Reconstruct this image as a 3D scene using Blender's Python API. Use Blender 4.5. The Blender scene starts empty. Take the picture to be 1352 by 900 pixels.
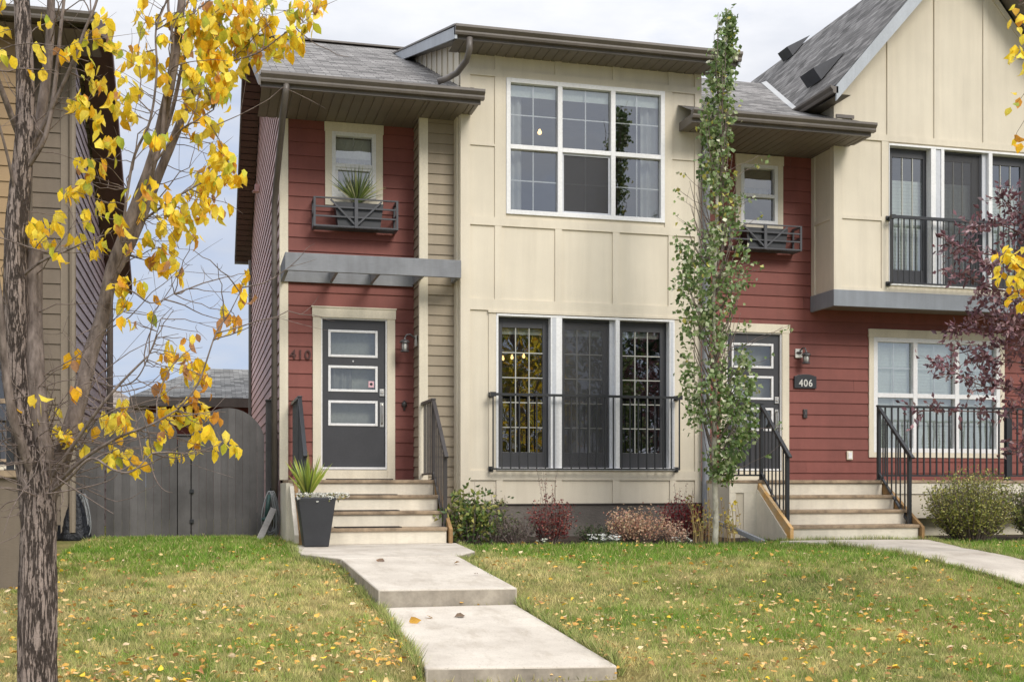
import bpy, math, random
import numpy as np
from mathutils import Vector, Matrix
random.seed(7); RNG = np.random.default_rng(11)
S = bpy.context.scene
COL = S.collection
# ------------------------------------------------------------------ camera model (measured from the vanishing points)
TH = math.radians(14.5); sn, cs = math.sin(TH), math.cos(TH); ZC = .73; F = 1570.0
def T(px, Y): return Y/(cs - sn*(px-676)/F)
def X(px, Y):
    u = (px-676)/F
    return Y*(sn+cs*u)/(cs-sn*u)
def Z(px, py, Y): return ZC + T(px, Y)*(640-py)/F
def P(px, py, Y): return Vector((X(px, Y), Y, Z(px, py, Y)))
def ss(a, b, x):
    t = np.clip((x-a)/(b-a), 0, 1); return t*t*(3-2*t)
GY = [-80, 2, 5, 6.8, 7.6, 10, 12, 14.3, 16, 300]; GZ = [-1.12, -1.1, -.86, -.60, -.485, -.325, -.13, -.035, -.01, -.01]
def g(x, y):
    z = np.interp(y, GY, GZ)
    bump = .10*ss(1.9, 3.2, x)*ss(9.95, 10.7, y)*(1-ss(11.2, 13.2, y))
    cut = -.26*(1-ss(7.35, 7.72, y))*ss(3, 5, y)*ss(1.12, 1.36, x)*(1-ss(2.72, 2.95, x))
    return z + bump + cut + .012*np.sin(x*1.7+y*.9)*ss(16.3, 13, y)*0.8
def gp(px, py):
    lo, hi = 2.0, 40.0
    for _ in range(50):
        m = (lo+hi)/2
        if Z(px, py, m) - float(g(X(px, m), m)) > 0: lo = m
        else: hi = m
    Y = (lo+hi)/2
    return Vector((X(px, Y), Y, float(g(X(px, Y), Y))))
# ------------------------------------------------------------------ object helpers
ORG = {}
def tag(o, label=None, cat=None, group=None, kind=None):
    if label: o['label'] = label
    if cat: o['category'] = cat
    if group: o['group'] = group
    if kind: o['kind'] = kind
    return o
def thing(name, label, cat, loc=(0, 0, 0), group=None):
    o = bpy.data.objects.new(name, None); COL.objects.link(o)
    o.location = loc; o.empty_display_size = .2
    ORG[o.name] = Vector(loc)
    return tag(o, label, cat, group)
def link_mesh(name, me, parent=None, loc=(0, 0, 0)):
    o = bpy.data.objects.new(name, me); COL.objects.link(o)
    if parent is not None:
        o.parent = parent; o.location = Vector(loc) - ORG[parent.name] if Vector(loc).length else (0, 0, 0)
        ORG[o.name] = ORG[parent.name] if not Vector(loc).length else Vector(loc)
    else:
        o.location = loc; ORG[o.name] = Vector(loc)
    return o
class MB:
    def __init__(s): s.v = []; s.f = []; s.c = []; s.cur = (1, 1, 1); s.uv = {}
    def vert(s, p): s.v.append(tuple(p)); s.c.append(s.cur); return len(s.v)-1
    def poly(s, pts, uv=None):
        i = [s.vert(p) for p in pts]; s.f.append(i)
        if uv: s.uv[len(s.f)-1] = uv
    def box(s, a, b):
        x0, y0, z0 = [min(a[i], b[i]) for i in range(3)]; x1, y1, z1 = [max(a[i], b[i]) for i in range(3)]
        n = len(s.v)
        for p in ((x0,y0,z0),(x1,y0,z0),(x1,y1,z0),(x0,y1,z0),(x0,y0,z1),(x1,y0,z1),(x1,y1,z1),(x0,y1,z1)): s.vert(p)
        for q in ((0,3,2,1),(4,5,6,7),(0,1,5,4),(1,2,6,5),(2,3,7,6),(3,0,4,7)): s.f.append([n+k for k in q])
        return s
    def prism(s, prof, a, b, fr):
        """prof: 2D polygon, extruded from a to b; fr(t,u,v)->xyz"""
        n = len(s.v); m = len(prof)
        for t in (a, b):
            for (u, v) in prof: s.vert(fr(t, u, v))
        s.f.append([n+k for k in range(m)][::-1]); s.f.append([n+m+k for k in range(m)])
        for k in range(m): s.f.append([n+k, n+(k+1) % m, n+m+(k+1) % m, n+m+k])
        return s
    def bar(s, p, q, w, h=None, up=(0, 0, 1)):
        h = h or w; p = Vector(p); q = Vector(q); d = (q-p).normalized(); up = Vector(up)
        if abs(d.dot(up)) > .98: up = Vector((0, 1, 0))
        r = d.cross(up).normalized(); u = r.cross(d).normalized(); n = len(s.v)
        for c in (p, q):
            for (a, b) in ((-1,-1),(1,-1),(1,1),(-1,1)): s.vert(c + r*a*w/2 + u*b*h/2)
        for f in ((0,1,2,3),(7,6,5,4),(0,4,5,1),(1,5,6,2),(2,6,7,3),(3,7,4,0)): s.f.append([n+k for k in f])
        return s
    def tube(s, pts, rad, seg=8, wob=0.0, cap=True):
        pts = [Vector(p) for p in pts]; n0 = len(s.v); m = len(pts)
        if not hasattr(rad, '__len__'): rad = [rad]*m
        ref = Vector((.3, .1, 1)).normalized()
        prev = None
        for i in range(m):
            d = (pts[min(i+1, m-1)]-pts[max(i-1, 0)])
            if d.length < 1e-9: d = Vector((0, 0, 1))
            d.normalize()
            if prev is None:
                a = d.cross(Vector((0, 1, 0)));
                if a.length < .1: a = d.cross(Vector((1, 0, 0)))
            else: a = prev - d*prev.dot(d)
            a.normalize(); prev = a; b = d.cross(a)
            for k in range(seg):
                an = 2*math.pi*k/seg
                r = rad[i]*(1+(wob*(random.random()-.5) if wob else 0))
                s.vert(pts[i] + a*math.cos(an)*r + b*math.sin(an)*r)
        for i in range(m-1):
            for k in range(seg):
                s.f.append([n0+i*seg+k, n0+i*seg+(k+1) % seg, n0+(i+1)*seg+(k+1) % seg, n0+(i+1)*seg+k])
        if cap and seg > 2:
            s.f.append([n0+k for k in range(seg)][::-1]); s.f.append([n0+(m-1)*seg+k for k in range(seg)])
        return s
    def lathe(s, prof, c, seg=20, sq=False):
        n0 = len(s.v)
        for (r, z) in prof:
            for k in range(seg):
                an = 2*math.pi*(k+.5*(sq))/seg
                s.vert((c[0]+r*math.cos(an), c[1]+r*math.sin(an), c[2]+z))
        for i in range(len(prof)-1):
            for k in range(seg):
                s.f.append([n0+i*seg+k, n0+i*seg+(k+1) % seg, n0+(i+1)*seg+(k+1) % seg, n0+(i+1)*seg+k])
        s.f.append([n0+k for k in range(seg)][::-1]); s.f.append([n0+(len(prof)-1)*seg+k for k in range(seg)])
        return s
    def build(s, name, mat, parent=None, loc=None, smooth=False, bevel=0):
        o0 = Vector(loc) if loc is not None else (ORG[parent.name] if parent is not None else Vector((0, 0, 0)))
        me = bpy.data.meshes.new(name)
        me.from_pydata([(a[0]-o0[0], a[1]-o0[1], a[2]-o0[2]) for a in s.v], [], s.f)
        if True:
            ca = me.color_attributes.new('Col', 'FLOAT_COLOR', 'POINT')
            ca.data.foreach_set('color', np.array([(c[0], c[1], c[2], 1) for c in s.c], dtype=np.float32).ravel())
        if s.uv:
            ul = me.uv_layers.new(name='UVMap')
            for pi, poly in enumerate(me.polygons):
                if pi in s.uv:
                    for k, li in enumerate(poly.loop_indices): ul.data[li].uv = s.uv[pi][k]
        me.materials.append(mat)
        if smooth: me.polygons.foreach_set('use_smooth', [True]*len(me.polygons))
        me.update()
        o = bpy.data.objects.new(name, me); COL.objects.link(o)
        if parent is not None: o.parent = parent; o.location = o0-ORG[parent.name]
        else: o.location = o0
        ORG[o.name] = o0
        if bevel:
            m = o.modifiers.new('bevel', 'BEVEL'); m.width = bevel; m.segments = 2; m.limit_method = 'ANGLE'
        return o
def np_mesh(name, V, Fidx, fsize, C, mat, parent=None, loc=(0, 0, 0), smooth=False):
    """big mesh from numpy: V (n,3), Fidx flat loops, fsize (m,) polygon sizes, C (n,3) colours"""
    me = bpy.data.meshes.new(name); V = V - np.array(loc)
    me.vertices.add(len(V)); me.vertices.foreach_set('co', V.astype(np.float32).ravel())
    me.loops.add(len(Fidx)); me.loops.foreach_set('vertex_index', Fidx.astype(np.int32))
    me.polygons.add(len(fsize)); st = np.concatenate([[0], np.cumsum(fsize)[:-1]])
    me.polygons.foreach_set('loop_start', st.astype(np.int32))
    me.update(calc_edges=True)
    if C is not None:
        ca = me.color_attributes.new('Col', 'FLOAT_COLOR', 'POINT')
        ca.data.foreach_set('color', np.concatenate([C, np.ones((len(C), 1))], 1).astype(np.float32).ravel())
    if smooth: me.polygons.foreach_set('use_smooth', [True]*len(fsize))
    me.materials.append(mat)
    o = bpy.data.objects.new(name, me); COL.objects.link(o)
    if parent is not None: o.parent = parent; o.location = Vector(loc)-ORG[parent.name]
    else: o.location = loc
    ORG[o.name] = Vector(loc)
    return o
# ------------------------------------------------------------------ materials
def nt(name):
    m = bpy.data.materials.new(name); m.use_nodes = True; n = m.node_tree; b = n.nodes['Principled BSDF']; return m, n, b
def N(n, t, **k):
    x = n.nodes.new(t)
    for a, v in k.items():
        if a.startswith('i_'): x.inputs[a[2:].replace('_', ' ')].default_value = v
        else: setattr(x, a, v)
    return x
def pos(n, scale=(1, 1, 1)):
    ge = N(n, 'ShaderNodeNewGeometry'); mp = N(n, 'ShaderNodeMapping'); mp.inputs['Scale'].default_value = scale
    n.links.new(ge.outputs['Position'], mp.inputs['Vector']); return mp.outputs[0]
def noise(n, vec, sc, det=4, rough=.6):
    t = N(n, 'ShaderNodeTexNoise'); t.inputs['Scale'].default_value = sc; t.inputs['Detail'].default_value = det; t.inputs['Roughness'].default_value = rough
    n.links.new(vec, t.inputs['Vector']); return t.outputs['Fac']
def ramp(n, fac, stops):
    r = N(n, 'ShaderNodeValToRGB'); e = r.color_ramp.elements
    while len(e) < len(stops): e.new(.5)
    for i, (p, c) in enumerate(stops): e[i].position = p; e[i].color = (c[0], c[1], c[2], 1)
    n.links.new(fac, r.inputs[0]); return r.outputs[0]
def mixc(n, a, b, fac, mode='MIX'):
    m = N(n, 'ShaderNodeMix', data_type='RGBA', blend_type=mode)
    for sock, v in ((0, fac), (6, a), (7, b)):
        if hasattr(v, 'is_output') or hasattr(v, 'node'): n.links.new(v, m.inputs[sock])
        elif sock == 0: m.inputs[0].default_value = v
        else: m.inputs[sock].default_value = (v[0], v[1], v[2], 1)
    return m.outputs[2]
def bump(n, b, h, st=.3, dist=.01):
    bp = N(n, 'ShaderNodeBump'); bp.inputs['Strength'].default_value = st; bp.inputs['Distance'].default_value = dist
    n.links.new(h, bp.inputs['Height']); n.links.new(bp.outputs[0], b.inputs['Normal'])
def surf(name, col, rough=.6, var=.12, sc=1.3, fine=60, fst=.25, fdist=.003, stretch=(1, 1, 1), col2=None, usecol=False, streak=0.0, metal=0, spec=.35, dirt=None):
    m, n, b = nt(name); p = pos(n); p2 = pos(n, stretch)
    n1 = noise(n, p, sc, 5, .65)
    c2 = col2 or tuple(x*(1-var*2.2) for x in col)
    c1 = tuple(min(1, x*(1+var)) for x in col)
    out = ramp(n, n1, [(.3, c2), (.7, c1)])
    n2 = noise(n, p2, fine, 4, .6)
    out = mixc(n, out, ramp(n, n2, [(.25, (.8, .8, .8)), (.75, (1.12, 1.12, 1.12))]), .55, 'MULTIPLY')
    if streak:
        n3 = noise(n, pos(n, (7, 7, .5)), 1.0, 4, .6)
        out = mixc(n, out, ramp(n, n3, [(.3, (.62, .6, .58)), (.6, (1, 1, 1))]), streak, 'MULTIPLY')
    if dirt:
        z0, z1, dc, am = dirt
        ge = N(n, 'ShaderNodeNewGeometry'); sx = N(n, 'ShaderNodeSeparateXYZ'); n.links.new(ge.outputs['Position'], sx.inputs[0])
        mr = N(n, 'ShaderNodeMapRange'); mr.inputs[1].default_value = z0; mr.inputs[2].default_value = z1; mr.inputs[3].default_value = am; mr.inputs[4].default_value = 0
        n.links.new(sx.outputs['Z'], mr.inputs[0])
        mu = N(n, 'ShaderNodeMath', operation='MULTIPLY'); n.links.new(mr.outputs[0], mu.inputs[0]); n.links.new(noise(n, pos(n, (3, 3, 3)), 1.5, 5), mu.inputs[1])
        out = mixc(n, out, dc, mu.outputs[0])
    if usecol:
        a = N(n, 'ShaderNodeVertexColor', layer_name='Col'); out = mixc(n, out, a.outputs[0], 1.0, 'MULTIPLY')
    n.links.new(out, b.inputs['Base Color']); b.inputs['Roughness'].default_value = rough
    b.inputs['Metallic'].default_value = metal; b.inputs['Specular IOR Level'].default_value = spec
    if fst: bump(n, b, n2, fst, fdist)
    return m
GRAIN = (6, 6, 60)
M = {}
M['red'] = surf('red_siding', (.235, .075, .060), .62, .10, .9, 14, .35, .003, (2, 2, 14), usecol=True, streak=.25)
M['redside'] = surf('sky_paled_side_siding', (.56, .34, .32), .5, .10, .7, 14, .35, .003, (2, 2, 14), usecol=True, streak=.2)  # red siding made paler: sky reflection on the side wall is in the colour
M['tan'] = surf('tan_siding', (.35, .29, .21), .62, .08, .9, 14, .35, .003, (2, 2, 14), usecol=True, streak=.25)
M['beige'] = surf('beige_panel', (.705, .638, .515), .6, .05, .6, 90, .12, .002, (1, 1, 1), streak=.22, dirt=(.45, 1.2, (.42, .36, .28), .35))
M['trim'] = surf('beige_trim', (.73, .665, .53), .55, .05, 1.0, 60, .15, .002, streak=.3)
M['white'] = surf('white_vinyl', (.78, .78, .78), .35, .03, 2, 30, .05, .001, spec=.5)
M['bars'] = surf('door_glazing_bars', (.42, .42, .38), .5, .04, 2, 30, 0)
M['jamb'] = surf('shaded_white_jamb', (.56, .58, .62), .4, .04, 2, 30, .05, .001, streak=.2)  # white jambs in grey-blue, their shading put into the colour
M['bronze'] = surf('brown_metal', (.14, .12, .104), .42, .10, 1.5, 40, .08, .001, spec=.5, streak=.3)
M['soffit'] = surf('brown_soffit', (.19, .165, .14), .55, .08, 1.5, 40, .05, .001)
M['rake'] = surf('rake_soffit_brown', (.12, .068, .055), .6, .1, 1.2, 30, .1, .002)
M['greytrim'] = surf('grey_blue_trim', (.235, .255, .285), .6, .08, 1.0, 40, .25, .002, (1, 8, 8), streak=.35)
M['barge'] = surf('pale_grey_fascia', (.42, .45, .49), .5, .06, 1.0, 40, .1, .002, streak=.25)
M['beam'] = surf('grey_painted_timber', (.25, .26, .28), .6, .12, 1.5, 9, .5, .003, (1, 6, 12), streak=.4)
M['door'] = surf('charcoal_door', (.045, .046, .052), .4, .08, 2, 40, .05, .001, spec=.5)
M['iron'] = surf('black_iron', (.022, .024, .028), .38, .12, 4, 60, .1, .001, spec=.55)
M['ironbrown'] = surf('brown_black_iron', (.05, .043, .042), .4, .12, 4, 60, .1, .001, spec=.5)
M['steel'] = surf('brushed_steel', (.6, .58, .54), .3, .05, 5, 60, .05, .001, metal=.9)
M['found'] = surf('foundation_parging', (.165, .145, .128), .85, .16, 1.4, 22, .8, .012, (1, 1, 5))
M['wood'] = surf('weathered_raw_wood', (.36, .21, .085), .75, .22, 5, 8, .5, .003, (9, 9, 9), col2=(.2, .125, .06), streak=.35)
M['nosing'] = surf('worn_stair_edge', (.36, .27, .18), .8, .3, 6, 10, .4, .003, (1.5, 9, 9), col2=(.15, .11, .075))
M['step'] = surf('painted_stair', (.76, .70, .58), .6, .08, 2.2, 18, .3, .002, (1, 6, 9), streak=.28)
M['orange'] = surf('stained_wood', (.52, .27, .06), .55, .3, 4, 6, .3, .003, (5, 5, 5), col2=(.58, .46, .3))
M['fence'] = surf('grey_brown_fence', (.118, .112, .11), .8, .16, 1.5, 14, .5, .004, (14, 14, .8), usecol=True, streak=.35)
M['conc'] = surf('concrete', (.55, .50, .43), .85, .13, 1.6, 110, .4, .003, col2=(.44, .39, .33))
_n = M['conc'].node_tree; _b = _n.nodes['Principled BSDF']; _src = _b.inputs['Base Color'].links[0].from_socket
_st = ramp(_n, noise(_n, pos(_n, (1, .35, 1)), 5, 6, .7), [(.36, (.74, .71, .67)), (.5, (1, 1, 1))]); _sp = ramp(_n, noise(_n, pos(_n), 55, 3, .5), [(.30, (.72, .70, .68)), (.40, (1, 1, 1))])
_n.links.new(mixc(_n, mixc(_n, _src, _st, .6, 'MULTIPLY'), _sp, .7, 'MULTIPLY'), _b.inputs['Base Color'])
M['concside'] = surf('concrete_side', (.40, .355, .29), .88, .2, 3.0, 30, .5, .004, streak=.5)
M['pot'] = surf('charcoal_planter', (.042, .044, .05), .5, .08, 3, 60, .15, .002)
M['soil'] = surf('soil_mulch', (.055, .038, .026), .95, .3, 6, 40, 1, .03)
M['mat'] = surf('rubber_mat', (.03, .024, .022), .9, .2, 6, 120, .5, .004)
M['hose'] = surf('grey_hose', (.25, .26, .27), .5, .1, 6, 30, .1, .002)
M['hoseg'] = surf('green_hose_nozzle', (.03, .07, .065), .5, .1, 6, 30, .1, .002)
M['plank'] = surf('grey_weathered_plank', (.30, .285, .27), .8, .15, 4, 12, .5, .003, (6, 6, 6))
M['bag'] = surf('black_tarp', (.018, .02, .026), .42, .2, 5, 18, .9, .03)
M['backing'] = surf('pale_pane_backing', (.74, .76, .70), .7, .12, 1.5, 30, 0)  # opaque pale sheet, colour raised to lighten the door panes
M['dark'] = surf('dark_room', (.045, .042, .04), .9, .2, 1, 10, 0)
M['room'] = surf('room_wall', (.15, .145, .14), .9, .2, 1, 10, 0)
M['curtain'] = surf('pale_curtain', (.55, .56, .55), .8, .08, 2, 30, .1, .002, (9, 9, .4))
M['blind'] = surf('pale_green_blind', (.80, .86, .82), .7, .05, 1.2, 30, .1, .002)
M['shade'] = surf('dark_shade_fabric', (.10, .115, .145), .8, .05, 2, 30, .1, .002)
M['screen'] = surf('insect_screen', (.07, .07, .075), .8, .05, 2, 200, .1, .001)
M['orangetan'] = surf('golden_tan_siding', (.33, .225, .12), .62, .1, .9, 14, .35, .003, (2, 2, 14), usecol=True)
M['taupe'] = surf('taupe_siding', (.205, .165, .125), .62, .08, .9, 14, .35, .003, (2, 2, 14), usecol=True, streak=.3)
M['taupetrim'] = surf('taupe_trim', (.26, .215, .165), .6, .06, 1, 40, .15, .002, streak=.2)
M['mauve'] = surf('mauve_side_siding', (.34, .31, .34), .55, .08, .7, 14, .3, .003, (2, 2, 14), usecol=True)
M['garagered'] = surf('garage_red_siding', (.13, .035, .028), .7, .12, 1, 20, .2, .003)
M['lamp'] = surf('lantern_pewter', (.13, .125, .13), .4, .1, 6, 60, .1, .001, metal=.6)
M['glasslamp'] = surf('frosted_lantern_glass', (.55, .55, .52), .15, .05, 6, 60, 0)
M['signtxt'] = surf('sign_pale_figures', (.62, .62, .58), .5, .05, 6, 60, 0)
M['numdark'] = surf('dark_bronze_numerals', (.075, .028, .024), .5, .1, 6, 60, 0)
M['sticker'] = surf('sticker_pink', (.72, .45, .5), .5, .05, 8, 60, 0)
M['flash'] = surf('pale_metal_flashing', (.40, .40, .39), .4, .06, 3, 40, .1, .002, metal=.2)
def mat_vc(name, rough=.55, transl=.25, spec=.3, bumpy=0):
    m, n, b = nt(name)
    a = N(n, 'ShaderNodeVertexColor', layer_name='Col')
    c = mixc(n, a.outputs[0], ramp(n, noise(n, pos(n), 90, 3), [(.3, (.72, .72, .72)), (.7, (1.2, 1.2, 1.2))]), .6, 'MULTIPLY')
    n.links.new(c, b.inputs['Base Color']); b.inputs['Roughness'].default_value = rough; b.inputs['Specular IOR Level'].default_value = spec
    if transl:
        tr = N(n, 'ShaderNodeBsdfTranslucent'); n.links.new(c, tr.inputs[0]); mx = N(n, 'ShaderNodeMixShader'); mx.inputs[0].default_value = transl
        n.links.new(b.outputs[0], mx.inputs[1]); n.links.new(tr.outputs[0], mx.inputs[2])
        n.links.new(mx.outputs[0], n.nodes['Material Output'].inputs[0])
    return m
M['leaf'] = mat_vc('autumn_leaf', .5, .42)
M['green'] = mat_vc('green_leaf', .42, .25, .45)
M['grass'] = mat_vc('grass_blades', .6, .45, .2)
M['litter'] = mat_vc('fallen_leaves', .6, .15, .2)
def mat_bark(name, c1, c2, sc=(14, 14, 2.2), st=1.0, dist=.02, ridged=False):
    m, n, b = nt(name); p = pos(n, sc)
    h = noise(n, p, 1.5, 6, .65)
    if ridged:
        h0 = noise(n, pos(n, (34, 34, 4.2)), 1.0, 6, .68)
        sb = N(n, 'ShaderNodeMath', operation='SUBTRACT'); sb.inputs[1].default_value = .5; n.links.new(h0, sb.inputs[0]); ab = N(n, 'ShaderNodeMath', operation='ABSOLUTE'); n.links.new(sb.outputs[0], ab.inputs[0])
        mr = N(n, 'ShaderNodeMapRange'); mr.inputs[1].default_value = 0; mr.inputs[2].default_value = .05; n.links.new(ab.outputs[0], mr.inputs[0])
        plate = ramp(n, h, [(.34, tuple(x*.62 for x in c2)), (.62, c2)])
        col = mixc(n, c1, plate, mr.outputs[0]); col = mixc(n, col, ramp(n, noise(n, pos(n), 140, 4, .7), [(.3, (.6, .6, .6)), (.7, (1.25, 1.25, 1.25))]), .8, 'MULTIPLY')
        n.links.new(col, b.inputs['Base Color']); h = mr.outputs[0]
    else: n.links.new(ramp(n, h, [(.32, c1), (.5, tuple((a+q)/2 for a, q in zip(c1, c2))), (.66, c2)]), b.inputs['Base Color'])
    b.inputs['Roughness'].default_value = .9; b.inputs['Specular IOR Level'].default_value = .15; bump(n, b, h, st, dist); return m
M['bark'] = mat_bark('rough_bark', (.135, .105, .092), (.33, .265, .235), (16, 16, 2.5), 1.0, .03, True)
M['limbbark'] = mat_bark('limb_bark', (.085, .066, .057), (.27, .22, .195), (18, 18, 5), .6, .008)
M['bark2'] = mat_bark('upper_bark', (.11, .08, .06), (.30, .235, .18), (10, 10, 3), .6, .008)
M['twig'] = mat_bark('twig_bark', (.10, .075, .065), (.28, .225, .20), (20, 20, 20), .2, .002)
M['poplarbark'] = mat_bark('poplar_bark', (.22, .20, .15), (.52, .50, .42), (10, 10, 6), .4, .005)
M['purpletwig'] = mat_bark('purple_twig_bark', (.06, .03, .03), (.22, .13, .12), (20, 20, 20), .2, .002)
def mat_shingle(name, base=(.20, .193, .188)):
    m, n, b = nt(name); uv = N(n, 'ShaderNodeUVMap', uv_map='UVMap')
    br = N(n, 'ShaderNodeTexBrick'); br.offset = .37; br.squash = 1
    for k, v in (('Scale', 1.0), ('Mortar Size', .006), ('Mortar Smooth', .3), ('Bias', 0.0), ('Brick Width', .24), ('Row Height', .14)): br.inputs[k].default_value = v
    br.inputs['Color1'].default_value = (*[x*.55 for x in base], 1); br.inputs['Color2'].default_value = (*[x*1.45 for x in base], 1); br.inputs['Mortar'].default_value = (*[x*.22 for x in base], 1)
    n.links.new(uv.outputs[0], br.inputs['Vector'])
    mp = N(n, 'ShaderNodeMapping'); mp.inputs['Scale'].default_value = (3.2, 14, 1); n.links.new(uv.outputs[0], mp.inputs[0])
    n1 = noise(n, mp.outputs[0], 1.0, 5, .7)
    c = mixc(n, br.outputs['Color'], ramp(n, n1, [(.3, (.66, .65, .64)), (.7, (1.32, 1.3, 1.28))]), .8, 'MULTIPLY')
    gr = noise(n, uv.outputs[0], 260, 2, .5)
    c = mixc(n, c, ramp(n, gr, [(.35, (.75, .75, .75)), (.65, (1.25, 1.25, 1.25))]), .7, 'MULTIPLY')
    n.links.new(c, b.inputs['Base Color']); b.inputs['Roughness'].default_value = .9; b.inputs['Specular IOR Level'].default_value = .15
    # a saw-tooth across each course gives the butt edges a shadow
    sx = N(n, 'ShaderNodeSeparateXYZ'); n.links.new(uv.outputs[0], sx.inputs[0])
    dv = N(n, 'ShaderNodeMath', operation='DIVIDE'); dv.inputs[1].default_value = .14; n.links.new(sx.outputs[1], dv.inputs[0])
    fr = N(n, 'ShaderNodeMath', operation='FRACT'); n.links.new(dv.outputs[0], fr.inputs[0])
    su = N(n, 'ShaderNodeMath', operation='SUBTRACT'); su.inputs[0].default_value = 1; n.links.new(fr.outputs[0], su.inputs[1])
    ad = N(n, 'ShaderNodeMath', operation='ADD'); n.links.new(su.outputs[0], ad.inputs[0]); n.links.new(n1, ad.inputs[1])
    bump(n, b, ad.outputs[0], .9, .02); return m
M['shingle'] = mat_shingle('asphalt_shingles')
M['shingle3'] = mat_shingle('grey_garage_shingles', (.19, .19, .185))
M['shingle2'] = mat_shingle('brown_grey_shingles', (.24, .205, .175))
def mat_glass(name, refl=.09, tint=(.82, .85, .84)):
    m, n, b = nt(name); n.nodes.remove(b)
    tr = N(n, 'ShaderNodeBsdfTransparent'); tr.inputs[0].default_value = (*tint, 1)
    gl = N(n, 'ShaderNodeBsdfGlossy'); gl.inputs['Roughness'].default_value = .015; gl.inputs['Color'].default_value = (.95, .97, 1, 1)
    bp = N(n, 'ShaderNodeBump'); bp.inputs['Strength'].default_value = .10; bp.inputs['Distance'].default_value = .03
    n.links.new(noise(n, pos(n), 1.6, 2), bp.inputs['Height']); n.links.new(bp.outputs[0], gl.inputs['Normal'])
    fr = N(n, 'ShaderNodeFresnel'); fr.inputs[0].default_value = 1.5
    ad = N(n, 'ShaderNodeMath', operation='ADD'); ad.inputs[1].default_value = refl; n.links.new(fr.outputs[0], ad.inputs[0])
    mx = N(n, 'ShaderNodeMixShader'); n.links.new(ad.outputs[0], mx.inputs[0]); n.links.new(tr.outputs[0], mx.inputs[1]); n.links.new(gl.outputs[0], mx.inputs[2])
    n.links.new(mx.outputs[0], n.nodes['Material Output'].inputs[0]); return m
M['glass'] = mat_glass('window_glass', .21, (.9, .93, .92))
M['glassd'] = mat_glass('door_glass', .10, (.7, .72, .7))
M['glassr'] = mat_glass('terrace_door_glass', .20, (.7, .72, .7))
m, n, b = nt('warm_bulb'); b.inputs['Emission Color'].default_value = (1, .62, .25, 1); b.inputs['Emission Strength'].default_value = 3.2; M['bulb'] = m
# insect screen: a real sheet, partly open
m, n, b = nt('screen_mesh'); b.inputs['Base Color'].default_value = (.06, .06, .065, 1); b.inputs['Roughness'].default_value = .7; tr = N(n, 'ShaderNodeBsdfTransparent'); mx = N(n, 'ShaderNodeMixShader'); mx.inputs[0].default_value = .55
n.links.new(tr.outputs[0], mx.inputs[1]); n.links.new(b.outputs[0], mx.inputs[2]); n.links.new(mx.outputs[0], n.nodes['Material Output'].inputs[0]); M['mesh'] = m
m, n, b = nt('milky_canopy_panel'); b.inputs['Base Color'].default_value = (.42, .44, .47, 1); b.inputs['Roughness'].default_value = .6; tr = N(n, 'ShaderNodeBsdfTranslucent'); tr.inputs[0].default_value = (.55, .58, .63, 1); mx = N(n, 'ShaderNodeMixShader'); mx.inputs[0].default_value = .6
n.links.new(b.outputs[0], mx.inputs[1]); n.links.new(tr.outputs[0], mx.inputs[2]); n.links.new(mx.outputs[0], n.nodes['Material Output'].inputs[0]); M['milky'] = m
# ------------------------------------------------------------------ world, sun, camera
W = bpy.data.worlds.new('World'); S.world = W; W.use_nodes = True; n = W.node_tree; bg = n.nodes['Background']
SEL, SAZ = math.radians(36), math.radians(160)     # azimuth measured from +Y towards +X
sky = N(n, 'ShaderNodeTexSky', sky_type='NISHITA'); sky.sun_disc = False; sky.sun_elevation = SEL; sky.sun_rotation = SAZ; sky.air_density = 1.0; sky.dust_density = 1.5
skd = mixc(n, sky.outputs[0], (.105, .105, .105), 1.0, 'MULTIPLY')
tc = N(n, 'ShaderNodeTexCoord'); sp = N(n, 'ShaderNodeSeparateXYZ'); n.links.new(tc.outputs['Generated'], sp.inputs[0])
mp = N(n, 'ShaderNodeMapping'); mp.inputs['Scale'].default_value = (2.2, 2.2, 6.5); mp.inputs['Location'].default_value = (.35, .1, .2); n.links.new(tc.outputs['Generated'], mp.inputs[0])
cl = noise(n, mp.outputs[0], 1.6, 7, .55)
ad = N(n, 'ShaderNodeMath', operation='MULTIPLY_ADD'); ad.inputs[1].default_value = 1.1; n.links.new(sp.outputs['Z'], ad.inputs[0]); n.links.new(cl, ad.inputs[2])
cov = ramp(n, ad.outputs[0], [(.54, (0, 0, 0)), (.84, (1, 1, 1))])
ccol = ramp(n, noise(n, mp.outputs[0], 2.6, 6, .6), [(.3, (.70, .73, .80)), (.7, (.90, .91, .94))])
z2 = N(n, 'ShaderNodeMath', operation='MULTIPLY'); n.links.new(sp.outputs['Z'], z2.inputs[0]); n.links.new(sp.outputs['Z'], z2.inputs[1])
zb = N(n, 'ShaderNodeMath', operation='MULTIPLY_ADD'); zb.inputs[1].default_value = 2.0; zb.inputs[2].default_value = .88; n.links.new(z2.outputs[0], zb.inputs[0])
ccol = mixc(n, ccol, zb.outputs[0], 1.0, 'MULTIPLY')
hz = mixc(n, skd, (.50, .62, .88), .8)
out = mixc(n, hz, ccol, cov)
n.links.new(out, bg.inputs[0]); bg.inputs[1].default_value = 1.0
sl = bpy.data.lights.new('sun', 'SUN'); sl.energy = 2.35; sl.angle = math.radians(22); sl.color = (1, .94, .85)
so = bpy.data.objects.new('sun', sl); COL.objects.link(so)
sd = Vector((math.sin(SAZ)*math.cos(SEL), math.cos(SAZ)*math.cos(SEL), math.sin(SEL))); so.rotation_euler = sd.to_track_quat('Z', 'Y').to_euler()
cam = bpy.data.cameras.new('camera'); co = bpy.data.objects.new('camera', cam); COL.objects.link(co); S.camera = co
cam.sensor_width = 36; cam.lens = F/1352*36; cam.shift_y = 190/1352; cam.clip_end = 2000; cam.clip_start = .1
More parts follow.
